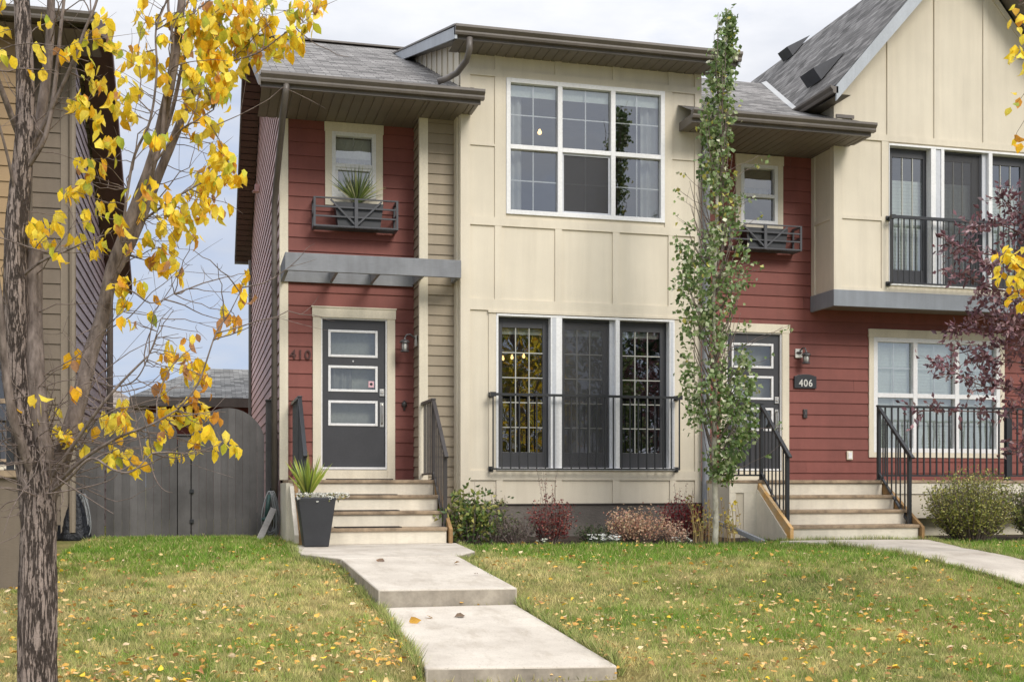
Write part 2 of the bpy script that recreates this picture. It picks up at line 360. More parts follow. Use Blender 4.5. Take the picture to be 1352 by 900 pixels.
co.location = (0, 0, ZC); co.rotation_euler = (math.radians(90), 0, -TH)
S.view_settings.view_transform = 'Standard'; S.view_settings.look = 'None'; S.view_settings.exposure = 0
S.render.engine = 'CYCLES'
# ------------------------------------------------------------------ siding, windows, rails
def fF(Y): return lambda a, z, o: (a, Y-o, z)          # wall facing the street
def fL(Xc): return lambda a, z, o: (Xc-o, a, z)        # wall facing left
def fR(Xc): return lambda a, z, o: (Xc+o, a, z)        # wall facing right
def lap(mb, fr, a0, a1, z0, z1, ex, holes=(), rng=None, vary=.07):
    k = math.floor(z0/ex)
    while k*ex < z1:
        zb, zt = max(k*ex, z0), min((k+1)*ex, z1); kz = k*ex; k += 1
        if zt-zb < .004: continue
        A0, A1 = (a0, a1) if rng is None else rng(zb, zt)
        if A1-A0 < .02: continue
        cuts = sorted({zb, zt} | {h[i] for h in holes for i in (2, 3) if zb < h[i] < zt})
        seam = random.uniform(A0, A1) if A1-A0 > 2.2 else None
        t1 = 1+random.uniform(-vary, vary); t2 = 1+random.uniform(-vary, vary)
        for c0, c1 in zip(cuts, cuts[1:]):
            segs = [(A0, A1)]; zm = (c0+c1)/2
            for h in holes:
                if h[2] < zm < h[3]:
                    ns = []
                    for (p, q) in segs:
                        if h[0] > p: ns.append((p, min(q, h[0])))
                        if h[1] < q: ns.append((max(p, h[1]), q))
                    segs = [s_ for s_ in ns if s_[1]-s_[0] > .004]
            o0 = .017*(1-(c0-kz)/ex); o1 = .017*(1-(c1-kz)/ex)
            for (p, q) in segs:
                pcs = [(p, q, t1)]
                if seam and p < seam < q: pcs = [(p, seam-.0015, t1), (seam+.0015, q, t2)]
                for (u, v, tt) in pcs:
                    mb.cur = (tt, tt, tt)
                    mb.poly([fr(u, c0, o0), fr(v, c0, o0), fr(v, c1, o1), fr(u, c1, o1)])
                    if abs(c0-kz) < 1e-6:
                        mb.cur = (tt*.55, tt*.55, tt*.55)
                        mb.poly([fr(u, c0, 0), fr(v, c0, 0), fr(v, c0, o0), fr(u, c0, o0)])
    mb.cur = (1, 1, 1)
def frect(mb, x0, x1, z0, z1, y0, y1, w, wb=None, wt=None):
    wb = w if wb is None else wb; wt = w if wt is None else wt
    mb.box((x0, y0, z0), (x0+w, y1, z1)); mb.box((x1-w, y0, z0), (x1, y1, z1))
    mb.box((x0+w, y0+.001, z0), (x1-w, y1-.001, z0+wb)); mb.box((x0+w, y0+.001, z1-wt), (x1-w, y1-.001, z1))
def grid(mb, x0, x1, z0, z1, nx, nz, y, w=.018):
    for i in range(1, nx):
        x = x0+(x1-x0)*i/nx; mb.box((x-w/2, y-.006, z0), (x+w/2, y+.006, z1))
    for i in range(1, nz):
        z = z0+(z1-z0)*i/nz; mb.box((x0, y-.0075, z-w/2), (x1, y+.0045, z+w/2))
def quadY(x0, x1, z0, z1, y):
    b = MB(); b.box((x0, y-.002, z0), (x1, y+.002, z1)); return b
def curtain(x0, x1, z0, z1, y, amp=.03, wl=.14):
    b = MB(); nn = max(4, int((x1-x0)/wl*8)); pts = []
    for i in range(nn+1):
        x = x0+(x1-x0)*i/nn; pts.append((x, y+amp*math.sin(2*math.pi*(x-x0)/wl+.6*math.sin(x*9))))
    for (p, q) in zip(pts, pts[1:]): b.poly([(p[0], p[1], z0), (q[0], q[1], z0), (q[0], q[1], z1), (p[0], p[1], z1)])
    return b
def slats(x0, x1, z0, z1, y, pitch=.05):
    b = MB(); z = z0
    while z < z1:
        b.poly([(x0, y, z), (x1, y, z), (x1, y+.012, z+pitch*1.04), (x0, y+.012, z+pitch*1.04)]); z += pitch
    return b
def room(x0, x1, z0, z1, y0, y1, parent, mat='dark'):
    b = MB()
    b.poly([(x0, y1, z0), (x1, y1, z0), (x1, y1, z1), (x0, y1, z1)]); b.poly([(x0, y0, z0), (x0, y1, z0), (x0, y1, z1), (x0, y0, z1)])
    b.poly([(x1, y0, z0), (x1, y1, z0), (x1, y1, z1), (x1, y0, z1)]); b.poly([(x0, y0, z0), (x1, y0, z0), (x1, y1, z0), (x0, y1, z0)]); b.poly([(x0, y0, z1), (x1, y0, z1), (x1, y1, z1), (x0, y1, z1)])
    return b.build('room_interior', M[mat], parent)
def baluster_mesh(w, h):
    b = MB(); b.box((-w/2, -w/2, 0), (w/2, w/2, h)); b_ = b
    me = bpy.data.meshes.new('baluster'); me.from_pydata(b_.v, [], b_.f); return me
def rail_run(par, p0, p1, h_bot, spacing=.115, w=.016, mat='iron', rw=.042, rh=.032, n=None, rails=True):
    """p0,p1 = ends of the top rail; bottom rail lies h_bot below"""
    p0 = Vector(p0); p1 = Vector(p1); L = (Vector((p1.x, p1.y, 0))-Vector((p0.x, p0.y, 0))).length
    if rails:
        b = MB(); b.bar(p0, p1, rw, rh); b.build('top_rail', M[mat], par, bevel=.004)
        d = Vector((0, 0, h_bot)); b = MB(); b.bar(p0-d, p1-d, .03, .024); b.build('bottom_rail', M[mat], par)
    n = n or max(1, round(L/spacing)); me = bpy.data.meshes.new('baluster'); b = MB()
    b.box((-w/2, -w/2, -h_bot), (w/2, w/2, -rh*.4)); me.from_pydata(b.v, [], b.f); me.materials.append(M[mat])
    for i in range(1, n):
        q = p0.lerp(p1, i/n); o = bpy.data.objects.new('baluster', me); COL.objects.link(o); o.parent = par; o.location = q-ORG[par.name]; ORG[o.name] = q
def post(par, x, y, z0, z1, w=.05, mat='iron'):
    b = MB(); b.box((x-w/2, y-w/2, z0), (x+w/2, y+w/2, z1)); b.box((x-w*.62, y-w*.62, z1), (x+w*.62, y+w*.62, z1+.014)); b.box((x-w*.8, y-w*.8, z0), (x+w*.8, y+w*.8, z0+.012))
    return b.build('post', M[mat], par, bevel=.002)
def window(par, Y, x0, x1, z0, z1, cols, rowz, fw=.06, grids=None, casing=None, deep=.03, glass='glass', gx=2, gz=2, gmat='white', label=None, frame='white'):
    """cols: list of mullion centre x; rowz: mullion z"""
    b = MB(); frect(b, x0, x1, z0, z1, Y-deep, Y+.07, fw)
    for x in cols: b.box((x-fw*.55, Y-deep+.002, z0+fw), (x+fw*.55, Y+.068, z1-fw))
    xs = [x0+fw]+[v for x in cols for v in (x-fw*.55, x+fw*.55)]+[x1-fw]
    cells = [(xs[i], xs[i+1]) for i in range(0, len(xs), 2)]
    for (p, q) in cells:
        if rowz: b.box((p, Y-deep+.004, rowz-fw*.5), (q, Y+.066, rowz+fw*.5))
    w = b.build('window', M[frame], par, bevel=.003)
    if label: w['label'] = label
    zs = [(z0+fw, rowz-fw*.5), (rowz+fw*.5, z1-fw)] if rowz else [(z0+fw, z1-fw)]
    gb = MB(); mb = MB()
    for (p, q) in cells:
        for (r, s_) in zs:
            gb.poly([(p, Y+.035, r), (q, Y+.035, r), (q, Y+.035, s_), (p, Y+.035, s_)])
            grid(mb, p, q, r, s_, gx, gz, Y+.046, .016)
    gb.build('pane', M[glass], w)
    if gx*gz > 1: mb.build('glazing_bars', M[gmat], w)
    if casing:
        l, r, t, bt = casing; c = MB()
        c.box((x0-l, Y-.032, z0-bt), (x0, Y+.01, z1)); c.box((x1, Y-.032, z0-bt), (x1+r, Y+.01, z1))
        c.box((x0-l-.01, Y-.038, z1), (x1+r+.01, Y+.01, z1+t))
        c.box((x0+.001, Y-.028, z0-bt), (x1-.001, Y+.01, z0))
        c.build('casing', M['trim'], w, bevel=.003)
    return w, cells, zs
def glazed_door(par, x0, x1, z0, z1, Y, lite, gx=3, gz=5, glass='glassr', screen=False, label=None, mat='door'):
    lx0, lx1, lz0, lz1 = lite; b = MB()
    b.box((x0, Y, z0), (lx0, Y+.045, z1)); b.box((lx1, Y, z0), (x1, Y+.045, z1)); b.box((lx0, Y+.001, z0), (lx1, Y+.044, lz0)); b.box((lx0, Y+.001, lz1), (lx1, Y+.044, z1))
    d = b.build('glazed_door', M[mat], par, bevel=.003)
    if label: d['label'] = label
    g_ = MB(); g_.poly([(lx0, Y+.02, lz0), (lx1, Y+.02, lz0), (lx1, Y+.02, lz1), (lx0, Y+.02, lz1)]); g_.build('pane', M[glass], d)
    f_ = MB(); grid(f_, lx0, lx1, lz0, lz1, gx, gz, Y+.012, .014); f_.build('glazing_bars', M['bars'], d)
    if screen:
        s_ = MB(); s_.poly([(x0+.03, Y-.035, z0+.03), (x1-.03, Y-.035, z0+.03), (x1-.03, Y-.035, z1-.03), (x0+.03, Y-.035, z1-.03)]); s_.build('insect_screen', M['mesh'], d)
        s_ = MB(); frect(s_, x0, x1, z0, z1, Y-.045, Y-.025, .03); s_.build('screen_frame', M['door'], d)
    return d
def text_mesh(par, txt, x, y, z, size, mat, ext=.006, name='numerals', sx=1):
    cu = bpy.data.curves.new('t', 'FONT'); cu.body = txt; cu.size = size; cu.extrude = ext; cu.align_x = 'CENTER'; cu.offset = size*.012; cu.space_character = 1.12
    to = bpy.data.objects.new('t', cu); COL.objects.link(to); bpy.context.view_layer.update()
    me = bpy.data.meshes.new_from_object(to.evaluated_get(bpy.context.evaluated_depsgraph_get())); bpy.data.objects.remove(to)
    me.transform(Matrix.Diagonal((sx, 1, 1, 1))); me.transform(Matrix.Rotation(math.pi/2, 4, 'X')); me.materials.clear(); me.materials.append(mat)
    o = bpy.data.objects.new(name, me); COL.objects.link(o); o.parent = par; o.location = Vector((x, y, z))-ORG[par.name]; ORG[o.name] = Vector((x, y, z)); return o
GUT = [(0, 0), (-.075, 0), (-.085, .025), (-.085, .045), (-.115, .075), (-.125, .085), (-.125, .115), (-.112, .115), (-.108, .1), (0, .1)]
def gutter(par, x0, x1, Y, z, mat='bronze'):
    b = MB(); b.prism([(u*1.0, v*1.08) for u, v in GUT], x0, x1, lambda t, u, v: (t, Y+u, z+v)); return b.build('gutter', M[mat], par)
def soffitY(par, x0, x1, y0, y1, z, name='soffit', mat='soffit', step=.135):
    b = MB(); x = x0
    while x < x1-1e-4:
        xe = min(x+step, x1)
        b.poly([(x, y0, z), (xe-.022, y0, z), (xe-.022, y1, z), (x, y1, z)]); b.poly([(xe-.022, y0, z), (xe-.011, y0, z+.012), (xe-.011, y1, z+.012), (xe-.022, y1, z)])
        b.poly([(xe-.011, y0, z+.012), (xe, y0, z), (xe, y1, z), (xe-.011, y1, z+.012)]); x = xe
    return b.build(name, M[mat], par)
def roofquad(b, p0, p1, p2, p3, u0, u1, v0, v1): b.poly([p0, p1, p2, p3], [(u0, v0), (u1, v0), (u1, v1), (u0, v1)])
YR, ZE, ZRG, YE = 21.9, 6.03, 8.80, 15.66
RS = (ZRG-ZE)/(YR-YE)
def zroof(y): return ZE+RS*(y-YE) if y <= YR else ZRG-RS*(y-YR)
SLN = math.hypot(1, RS)
def main_roof(b, x0, x1, ya, yb):
    roofquad(b, (x0, ya, zroof(ya)), (x1, ya, zroof(ya)), (x1, yb, zroof(yb)), (x0, yb, zroof(yb)), x0, x1, (ya-YE)*SLN, (yb-YE)*SLN)
# ================================================================== TOWNHOUSE 410
H1 = thing('townhouse', 'red and beige end townhouse with the 410 numerals beside its door', 'house', (1.04, 17, 0))
XL, YW, YT, YB = 1.042, 17.0, 16.5, 16.2
XR, XT, XB = 2.937, 3.447, 7.05
ZS = 5.88
# door 410
dx0, dx1, dz0, dz1 = X(425.5, YW), X(509, YW), .985, 3.085
wx0, wx1, wz0, wz1 = X(438, YW), X(496, YW), Z(468, 262, YW), Z(468, 176, YW)
holes = [(dx0-.03, dx1+.03, .8, dz1+.03), (wx0+.02, wx1-.02, wz0+.02, wz1-.02)]
b = MB(); lap(b, fF(YW), XL+.1, XR-.001, .8, ZS, .192, holes); b.build('front_siding', M['red'], H1)
b = MB(); lap(b, fL(XL), 17.0, 27.6, -.03, 5.9, .165); lap(b, fL(XL), 17, 27.6, 5.9, 8.6, .165, rng=lambda a, c: (max(17, YE+(c-ZE+.12)/RS), min(27.6, YR+(ZRG-.12-c)/RS)))
b.build('side_siding', M['redside'], H1)
b = MB(); b.box((XL+.02, 27.58, -.1), (7.05, 27.6, 6)); b.build('rear_wall', M['redside'], H1)
b = MB(); b.box((XL-.022, YW-.024, .8), (XL+.098, YW+.06, ZS)); b.build('corner_trim', M['trim'], H1, bevel=.003)
b = MB(); lap(b, fL(XR), YT, YW-.018, .8, ZS, .142); b.build('return_siding', M['tan'], H1)
b = MB(); lap(b, fF(YT), XR+.105, XT-.001, .0, ZS, .142); b.build('tan_siding', M['tan'], H1)
b = MB(); b.box((XR-.02, YT-.026, .8), (XR+.105, YT+.05, ZS)); b.build('corner_trim', M['trim'], H1, bevel=.003)
b = MB(); b.box((XT-.012, YB+.02, .02), (XT+.02, YT+.1, ZS+.02)); b.box((XT-.03, YB+.11, 0.02), (XT-.012, YT-.001, ZS+.01)); b.build('corner_trim', M['trim'], H1)
# bay wall with openings and battens
ux0, ux1 = X(668, YB), X(877, YB); uz0, uz1 = 4.535, 6.445
lx0, lx1 = X(655, YB), X(890, YB); lz0, lz1 = .94, 3.13
b = MB(); zb0, zb1 = .47, 6.75
for (x0, x1, z0, z1) in ((XT, lx0, zb0, zb1), (lx0, lx1, zb0, lz0), (lx0, lx1, lz1, uz0), (lx0, lx1, uz1, zb1), (lx1, XB, zb0, zb1), (lx0, ux0, uz0, uz1), (ux1, lx1, uz0, uz1)):
    if x1-x0 > .001: b.box((x0, YB, z0), (x1, YB+.15, z1))
b.box((XB-.15, YB+.15, zb0), (XB, 17.0, zb1))
BT = .02
def vb(px0, px1, z0, z1): b.box((X(px0, YB), YB-BT, z0), (X(px1, YB), YB, z1))
def hb(x0, x1, z0, z1, t=BT+.003): b.box((x0, YB-t, z0), (x1, YB, z1))
zh1 = (4.36, 4.475); zh2 = (uz1, uz1+.10); zh3 = (3.175, 3.33); zh4 = (.80, .935)
b.box((XT-.002, YB-.024, zb0), (XT+.135, YB, zb1)); b.box((XB-.10, YB-.024, zb0), (XB+.002, YB, zb1))
xi0, xi1 = XT+.135, XB-.10
for z in (zh1, zh2, zh3, zh4): hb(xi0, xi1, *z)
for (a, c) in ((653, 662), (732.5, 741.5), (808.5, 817.5), (882, 889)):
    vb(a, c, zh3[1], zh1[0]); vb(a, c, zh2[1], zb1)
for (a, c) in ((655, 663.5), (733, 741.5), (808.5, 817.5), (884, 892)): vb(a, c, zb0, zh4[0])
hb(xi0, X(655, YB), 5.47, 5.50, .018); hb(X(886, YB), xi1, 5.47, 5.50, .018)
b.box((X(653, YB), YB-BT, zh1[1]), (ux0-.004, YB, zh2[0])); b.box((ux1+.004, YB-BT, zh1[1]), (X(887, YB), YB, zh2[0]))
b.box((lx0-.11, YB-BT, zh4[1]), (lx0-.002, YB, zh3[0])); b.box((lx1+.002, YB-BT, zh4[1]), (lx1+.09, YB, zh3[0]))
hb(lx0-.12, lx1+.10, zh3[0]-.035, zh3[0], .04)
b.build('bay_wall', M['beige'], H1)
b = MB(); b.box((XT-.0, YB-.012, zb0-.012), (XB, YB+.1, zb0-.001)); b.build('drip_flashing', M['bronze'], H1)
b = MB(); b.box((XT, YB+.02, -.3), (XB, YB+.15, zb0-.012)); b.box((XT, YB+.15, -.3), (XT+.15, YW, zb0-.012)); b.build('foundation', M['found'], H1)
# upper window: three by two
mc = [X(739, YB), X(809, YB)]
uw, cells, zs = window(H1, YB, ux0, ux1, uz0, uz1, mc, 5.485, .062, label='large white six-light window with glazing bars on the beige bay')
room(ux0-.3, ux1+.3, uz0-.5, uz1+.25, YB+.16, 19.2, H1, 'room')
p, q = cells[1]; r, s_ = zs[0]
quadY(p+.01, q-.03, r+.02, s_-.01, YB+.02).build('insect_screen', M['mesh'], uw)
b = MB(); frect(b, p, q, r, s_, YB+.008, YB+.026, .03); b.build('screen_frame', M['jamb'], uw)
for (a, c) in cells: quadY(a, c, uz1-.22, uz1-.06, YB+.1).build('blind', M['blind'], uw)
curtain(ux0, ux0+.28, uz0, uz1, YB+.2).build('curtain', M['curtain'], uw)
curtain(ux1-.3, ux1, uz0, uz1, YB+.2).build('curtain', M['curtain'], uw)
# three terrace doors, recessed in white frames
YD = YB+.10
b = MB(); fr_px = [(654.5, 657.5), (726.5, 741.5), (812, 817.5), (883, 890)]
for (a, c) in fr_px: b.box((X(a, YB), YB-.028, lz0), (X(c, YB), YB+.15, lz1-.03))
b.box((lx0+.001, YB-.03, lz1-.03), (lx1-.001, YB+.149, lz1)); b.box((lx0+.001, YB-.05, lz0-.002), (lx1-.001, YB+.149, lz0+.035))
fr = b.build('door_frame', M['white'], H1, bevel=.003)
b = MB(); b.box((X(728.5, YB), YB-.032, lz0+.036), (X(733.5, YB), YB-.028, lz1-.032)); b.build('jamb_shade', M['jamb'], fr); b = MB(); b.box((X(884.5, YB), YB-.032, lz0+.036), (X(888, YB), YB-.028, lz1-.032)); b.build('jamb_shade', M['jamb'], fr)  # grey strips on the frame face paint the jamb shading
b = MB(); b.box((X(803, YD), YD-.06, lz0+.036), (X(812, YB)+.02, YD+.04, lz1-.031)); b.build('reveal', M['jamb'], fr)
for i, (a, c, la, lc, sc_) in enumerate(((657.5, 727, 663, 716.5, 0), (741.5, 804, 745, 795.5, 1), (817.5, 883.5, 822, 871.5, 0))):
    d = glazed_door(H1, X(a, YD), X(c, YD)+.03, lz0+.036, lz1-.031, YD, (X(la, YD), X(lc, YD), 1.195, 2.955-.0*i), screen=bool(sc_))
    quadY(X(la, YD), X(lc, YD), 2.87, 2.955, YD+.08).build('blind', M['blind'], d)
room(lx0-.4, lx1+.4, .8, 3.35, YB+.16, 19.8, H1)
for (px, py) in ((664, 473.5), (676, 472), (691.5, 470.5)):
    c = P(px, py, 17.6); t = thing('pendant_lamp', {664: 'leftmost of the three small lit bulbs behind the left terrace door', 676: 'middle of the three small lit bulbs behind the left terrace door', 691.5: 'rightmost of the three small lit bulbs behind the left terrace door'}[px], 'lamp', tuple(c), 'lit pendant lamps seen through the glass')
    b = MB(); b.lathe([(.002, -.028), (.018, -.02), (.024, 0), (.018, .02), (.008, .05)], c, 10); b.build('bulb', M['bulb'], t, smooth=True)
    b = MB(); b.tube([(c.x, c.y, c.z+.05), (c.x, c.y, 3.34)], .005, 5); b.build('cord', M['dark'], t)
c = P(712.5, 175, 17.4); t = thing('pendant_lamp', 'single lit lamp glowing behind the upper left pane of the big window', 'lamp', tuple(c), 'lit pendant lamps seen through the glass')
b = MB(); b.lathe([(.002, -.035), (.026, -.024), (.034, 0), (.026, .02), (.01, .05)], c, 10); b.build('bulb', M['bulb'], t, smooth=True)
b = MB(); b.tube([(c.x, c.y, c.z+.05), (c.x, c.y, 6.68)], .005, 5); b.build('cord', M['dark'], t)
# juliet rail
jr = MB(); YJ = 16.04; zt = Z(775, 522.5, YJ); zbm = Z(775, 619, YJ); jx0, jx1 = X(651, YJ), X(897, YJ)
for x in (jx0, jx1):
    jr.box((x-.012, YJ, zt-.012), (x+.012, YB-.02, zt+.012)); jr.box((x-.012, YJ, zbm-.01), (x+.012, YB-.02, zbm+.01))
    for z in (zt, zbm): jr.box((x-.035, YB-.04, z-.035), (x+.035, YB-.02, z+.035))
    jr.box((x-.04, YJ-.03, zt-.03), (x+.04, YJ+.03, zt+.03))
    jr.box((x-.009, YJ-.009, zbm), (x+.009, YJ+.009, zt))
jr.bar((jx0, YJ, zt), (jx1, YJ, zt), .042, .034); jr.bar((jx0, YJ, zbm), (jx1, YJ, zbm), .03, .024)
J = jr.build('juliet_railing', M['iron'], H1)
rail_run(J, (jx0, YJ, zt), (jx1, YJ, zt), zt-zbm, n=22, w=.017, rails=False)
# red-wall window
w1, cells, zs = window(H1, YW, wx0, wx1, wz0, wz1, [], (wz0+wz1)/2-.01, .055, casing=(.095, .10, .13, .12), gx=1, gz=1, glass='glass')
b = MB(); grid(b, wx0+.055, wx1-.055, zs[1][0]+.27, zs[1][1], 2, 1, YW+.046, .014); b.build('glazing_bars', M['white'], w1)
b = MB(); frect(b, cells[0][0], cells[0][1], zs[0][0], zs[0][1], YW-.01, YW+.03, .035); b.build('lower_sash', M['white'], w1)
room(wx0-.1, wx1+.2, wz0-.2, wz1+.1, YW+.08, 19, H1, 'room')
quadY(wx0+.06, wx1-.06, wz1-.34, wz1-.06, YW+.12).build('blind', M['backing'], w1)
curtain(wx0+.12, wx1-.04, wz0, wz1-.3, YW+.2, .02, .1).build('curtain', M['curtain'], w1)
def window_box(par, x0, x1, Y, z0, z1, dep=.30, trough=(.25, .83)):
    yf = Y-dep; b = MB(); w = .03
    for x in (x0+w/2, x1-w/2):
        b.box((x-w/2, yf, z0), (x+w/2, yf+w, z1)); b.box((x-w/2, Y-.05, z0), (x+w/2, Y-.02, z1))
        for z in (z0+w/2, z0+(z1-z0)*.5, z1-w/2): b.box((x-w/2+.001, yf+w, z-w/2), (x+w/2-.001, Y-.05, z+w/2))
    for k, z in enumerate((z0+w/2, z0+(z1-z0)*.36, z0+(z1-z0)*.68)): b.box((x0+w, yf+.004, z-w*.35), (x1-w, yf+w-.004, z+w*.35))
    b.box((x0+w, yf+.002, z1-w*.6), (x1-w, yf+w*.8, z1))
    xm = (x0+x1)/2; b.box((xm-w*.8, yf-.006, z0), (xm+w*.8, yf+w, z1)); q = (x1-x0)*.30
    b.bar((xm, yf+.012, z0+.03), (xm-q, yf+.012, z1-.03), .02, .024); b.bar((xm, yf+.008, z0+.03), (xm+q, yf+.008, z1-.03), .02, .024)
    for k in range(6): y = yf+.05+(dep-.08)*k/6; b.box((x0+w, y, z0), (x1-w, y+.022, z0+.014))
    o = b.build('window_box', M['greybox'], par)
    t = MB(); L = x1-x0; t.prism([(x0+L*trough[0], z1-.05), (x0+L*(trough[0]+.04), z0+.03), (x0+L*(trough[1]-.04), z0+.03), (x0+L*trough[1], z1-.05)], yf+.05, Y-.06, lambda s_, u, v: (u, s_, v)); t.build('trough', M['iron'], o)
    return o
M['greybox'] = surf('grey_box_paint', (.085, .088, .10), .5, .1, 3, 40, .1, .001)
bx0, bx1 = X(414, 16.7), X(526, 16.7); bz0, bz1 = Z(470, 301, 16.7), Z(470, 262, 16.7)
window_box(H1, bx0, bx1, YW, bz0, bz1)
# entry door
b = MB(); b.box((dx0-.135, YW-.035, .8), (dx0-.02, YW+.02, dz1+.02)); b.box((dx1+.02, YW-.035, .8), (dx1+.135, YW+.02, dz1+.02)); b.box((dx0-.145, YW-.042, dz1+.02), (dx1+.145, YW+.02, dz1+.155)); b.box((dx0-.155, YW-.052, dz1+.155), (dx1+.155, YW+.02, dz1+.175)); b.box((dx0-.019, YW-.028, .80), (dx1+.019, YW+.02, .945))
dc = b.build('door_casing', M['trim'], H1, bevel=.003)
def entry_door(par, x0, x1, z0, z1, Y, lites, hinge_right=True):
    b = MB(); b.box((x0-.02, Y-.012, z0-.03), (x0, Y+.08, z1+.02)); b.box((x1, Y-.012, z0-.03), (x1+.02, Y+.08, z1+.02)); b.box((x0, Y-.012, z1), (x1, Y+.08, z1+.02)); b.box((x0, Y-.03, z0-.03), (x1, Y+.08, z0)); fr = b.build('door_frame', M['white'], par)
    lx0, lx1 = lites[0][0], lites[0][1]; b = MB(); yy = Y+.03
    b.box((x0, yy, z0), (lx0, yy+.045, z1)); b.box((lx1, yy, z0), (x1, yy+.045, z1)); zc = z0
    for (a, c, l0, l1) in sorted(lites, key=lambda l: l[2]): b.box((lx0, yy+.0005, zc), (lx1, yy+.0445, l0)); zc = l1
    b.box((lx0, yy+.0005, zc), (lx1, yy+.0445, z1))
    d = b.build('door', M['door'], par)
    for (a, c, l0, l1) in lites:
        f_ = MB(); frect(f_, a-.01, c+.01, l0-.01, l1+.01, yy-.014, yy+.02, .035); lf = f_.build('lite_frame', M['white'], d, bevel=.004)
        p_ = MB(); p_.poly([(a, yy+.016, l0), (c, yy+.016, l0), (c, yy+.016, l1), (a, yy+.016, l1)]); p_.build('pane', M['glassd'], d)
    hx = x1-.05
    h = MB(); h.box((hx-.035, yy-.02, z0+1.02), (hx+.035, yy, z0+1.12)); h.lathe([(.024, 0), (.024, .01), (.015, .02)], (hx, yy-.02, z0+1.06), 12); h.build('deadbolt', M['steel'], d, bevel=.004)
    h = MB(); h.box((hx-.028, yy-.012, z0+.58), (hx+.028, yy, z0+.93)); h.tube([(hx, yy-.01, z0+.90), (hx, yy-.055, z0+.88), (hx, yy-.06, z0+.75), (hx, yy-.055, z0+.64), (hx, yy-.01, z0+.62)], .012, 8); h.build('handle', M['steel'], d, smooth=False)
    return d
lites = [(X(434.5, YW), X(498, YW), Z(466, a, YW), Z(466, c, YW)) for a, c in ((470.5, 436.5), (516, 483.5), (561, 529.5))]
D1 = entry_door(H1, dx0, dx1, dz0, dz1, YW, lites)
room(dx0-.1, dx1+.1, .82, 3.2, YW+.10, 19, H1, 'room')
curtain(lites[1][0], lites[1][0]+.34, lites[1][2]-.02, lites[1][3]+.02, YW+.16, .02, .11).build('curtain', M['curtain'], D1)
quadY(lites[0][0]-.02, lites[0][1]+.02, lites[2][2]-.02, lites[0][3]+.02, YW+.24).build('pane_backing', M['backing'], D1)  # sheet added behind the lites so the panes look lighter
sx, sz = X(490.5, YW), Z(490, 507, YW); b = MB(); b.box((sx-.04, YW+.028, sz-.045), (sx+.04, YW+.034, sz+.045)); st = b.build('sticker', M['sticker'], D1)
b = MB(); b.prism([(.021*math.cos(k*math.pi/8), .021*math.sin(k*math.pi/8)) for k in range(16)], YW+.025, YW+.028, lambda t, u, v: (sx+u, t, sz+.003+v)); b.build('sticker_emblem', M['iron'], st)
b = MB(); b.lathe([(.012, 0), (.012, .006)], (0, 0, 0), 10); pz = MB(); px_, pz_ = X(466.5, YW), Z(466, 476.5, YW)
pz.prism([(.013*math.cos(k*math.pi/6), .013*math.sin(k*math.pi/6)) for k in range(12)], YW+.02, YW+.03, lambda t, u, v: (px_+u, t, pz_+v)); pz.build('peephole', M['steel'], D1)
text_mesh(H1, '410', X(396.5, YW-.03), YW-.03, Z(396, 474, YW), .185, M['numdark'], .008, sx=1.0)
b = MB(); kx, kz = X(533.5, YW), Z(533, 534, YW)
b.lathe([(.004, -.09), (.018, -.075), (.01, -.05), (.03, -.03), (.042, 0), (.03, .035), (.014, .05), (.004, .06)], (kx, YW-.026, kz), 10)
b.build('doorbell', M['ironbrown'], H1, smooth=True)
def lantern(par, c, side='L', backmat='signtxt'):
    """c = centre of the lantern body; arm runs to a plate on the wall behind"""
    b = MB(); x, y, z = c
    b.lathe([(.012, .115), (.016, .10), (.05, .085), (.075, .06), (.078, .052), (.05, .052)], c, 14)
    b.lathe([(.05, -.085), (.062, -.08), (.062, -.066), (.045, -.064)], c, 14)
    for k in range(6):
        an = k*math.pi/3; b.tube([(x+.052*math.cos(an), y+.052*math.sin(an), z-.07), (x+.05*math.cos(an), y+.05*math.sin(an), z+.055)], .004, 5)
    if side == 'L': e = (x+.18, y, z+.09); pl = ((x+.15, y-.05, z+.0), (x+.165, y+.06, z+.16)); mid = (x+.08, y, z+.17)
    else: e = (x-.06, y+.16, z+.10); pl = ((x-.12, y+.12, z+.02), (x-.0, y+.15, z+.16)); mid = (x-.02, y+.07, z+.17)
    b.tube([(x, y, z+.11), (x+(mid[0]-x)*.3, y+(mid[1]-y)*.3, z+.16), mid, e], .012, 8)
    if side != 'L': b.lathe([(.004, -.02), (.04, -.015), (.055, 0), (.04, .015), (.004, .02)], (e[0], e[1]-.03, e[2]), 12)
    o = b.build('wall_lantern', M['lamp'], par, smooth=False)
    b = MB(); b.box(*pl); b.build('mounting_plate', M[backmat], o, bevel=.006)
    b = MB(); b.lathe([(.036, -.06), (.04, 0), (.036, .05)], c, 12); b.build('lantern_glass', M['glasslamp'], o, smooth=True)
lc = P(541, 457, 16.72); lantern(H1, (2.937-.185, 16.72, lc.z), 'L')
# canopy over the entry
cz1, cz0 = 3.815, 3.575; cy = 16.0; cx0, cx1 = X(376.5, cy), X(609, cy)
b = MB(); b.box((cx0, cy, cz0), (cx1, cy+.05, cz1))
cn = b.build('entry_canopy', M['beam'], H1, bevel=.004)
b = MB(); b.box((cx0, cy+.05, cz0+.002), (cx0+.045, YW-.03, cz1-.002)); b.box((cx1-.05, cy+.05, cz0+.002), (cx1-.005, YT-.03, cz1-.03))
for px in (447, 503, 562): x = X(px, cy); b.box((x-.02, cy+.05, cz0+.03), (x+.02, YW-.03 if x < XR else YT-.03, cz1-.03))
b.box((cx0+.045, YW-.06, cz0+.01), (XR-.03, YW-.03, cz1-.02)); b.build('joists', M['beam'], cn)
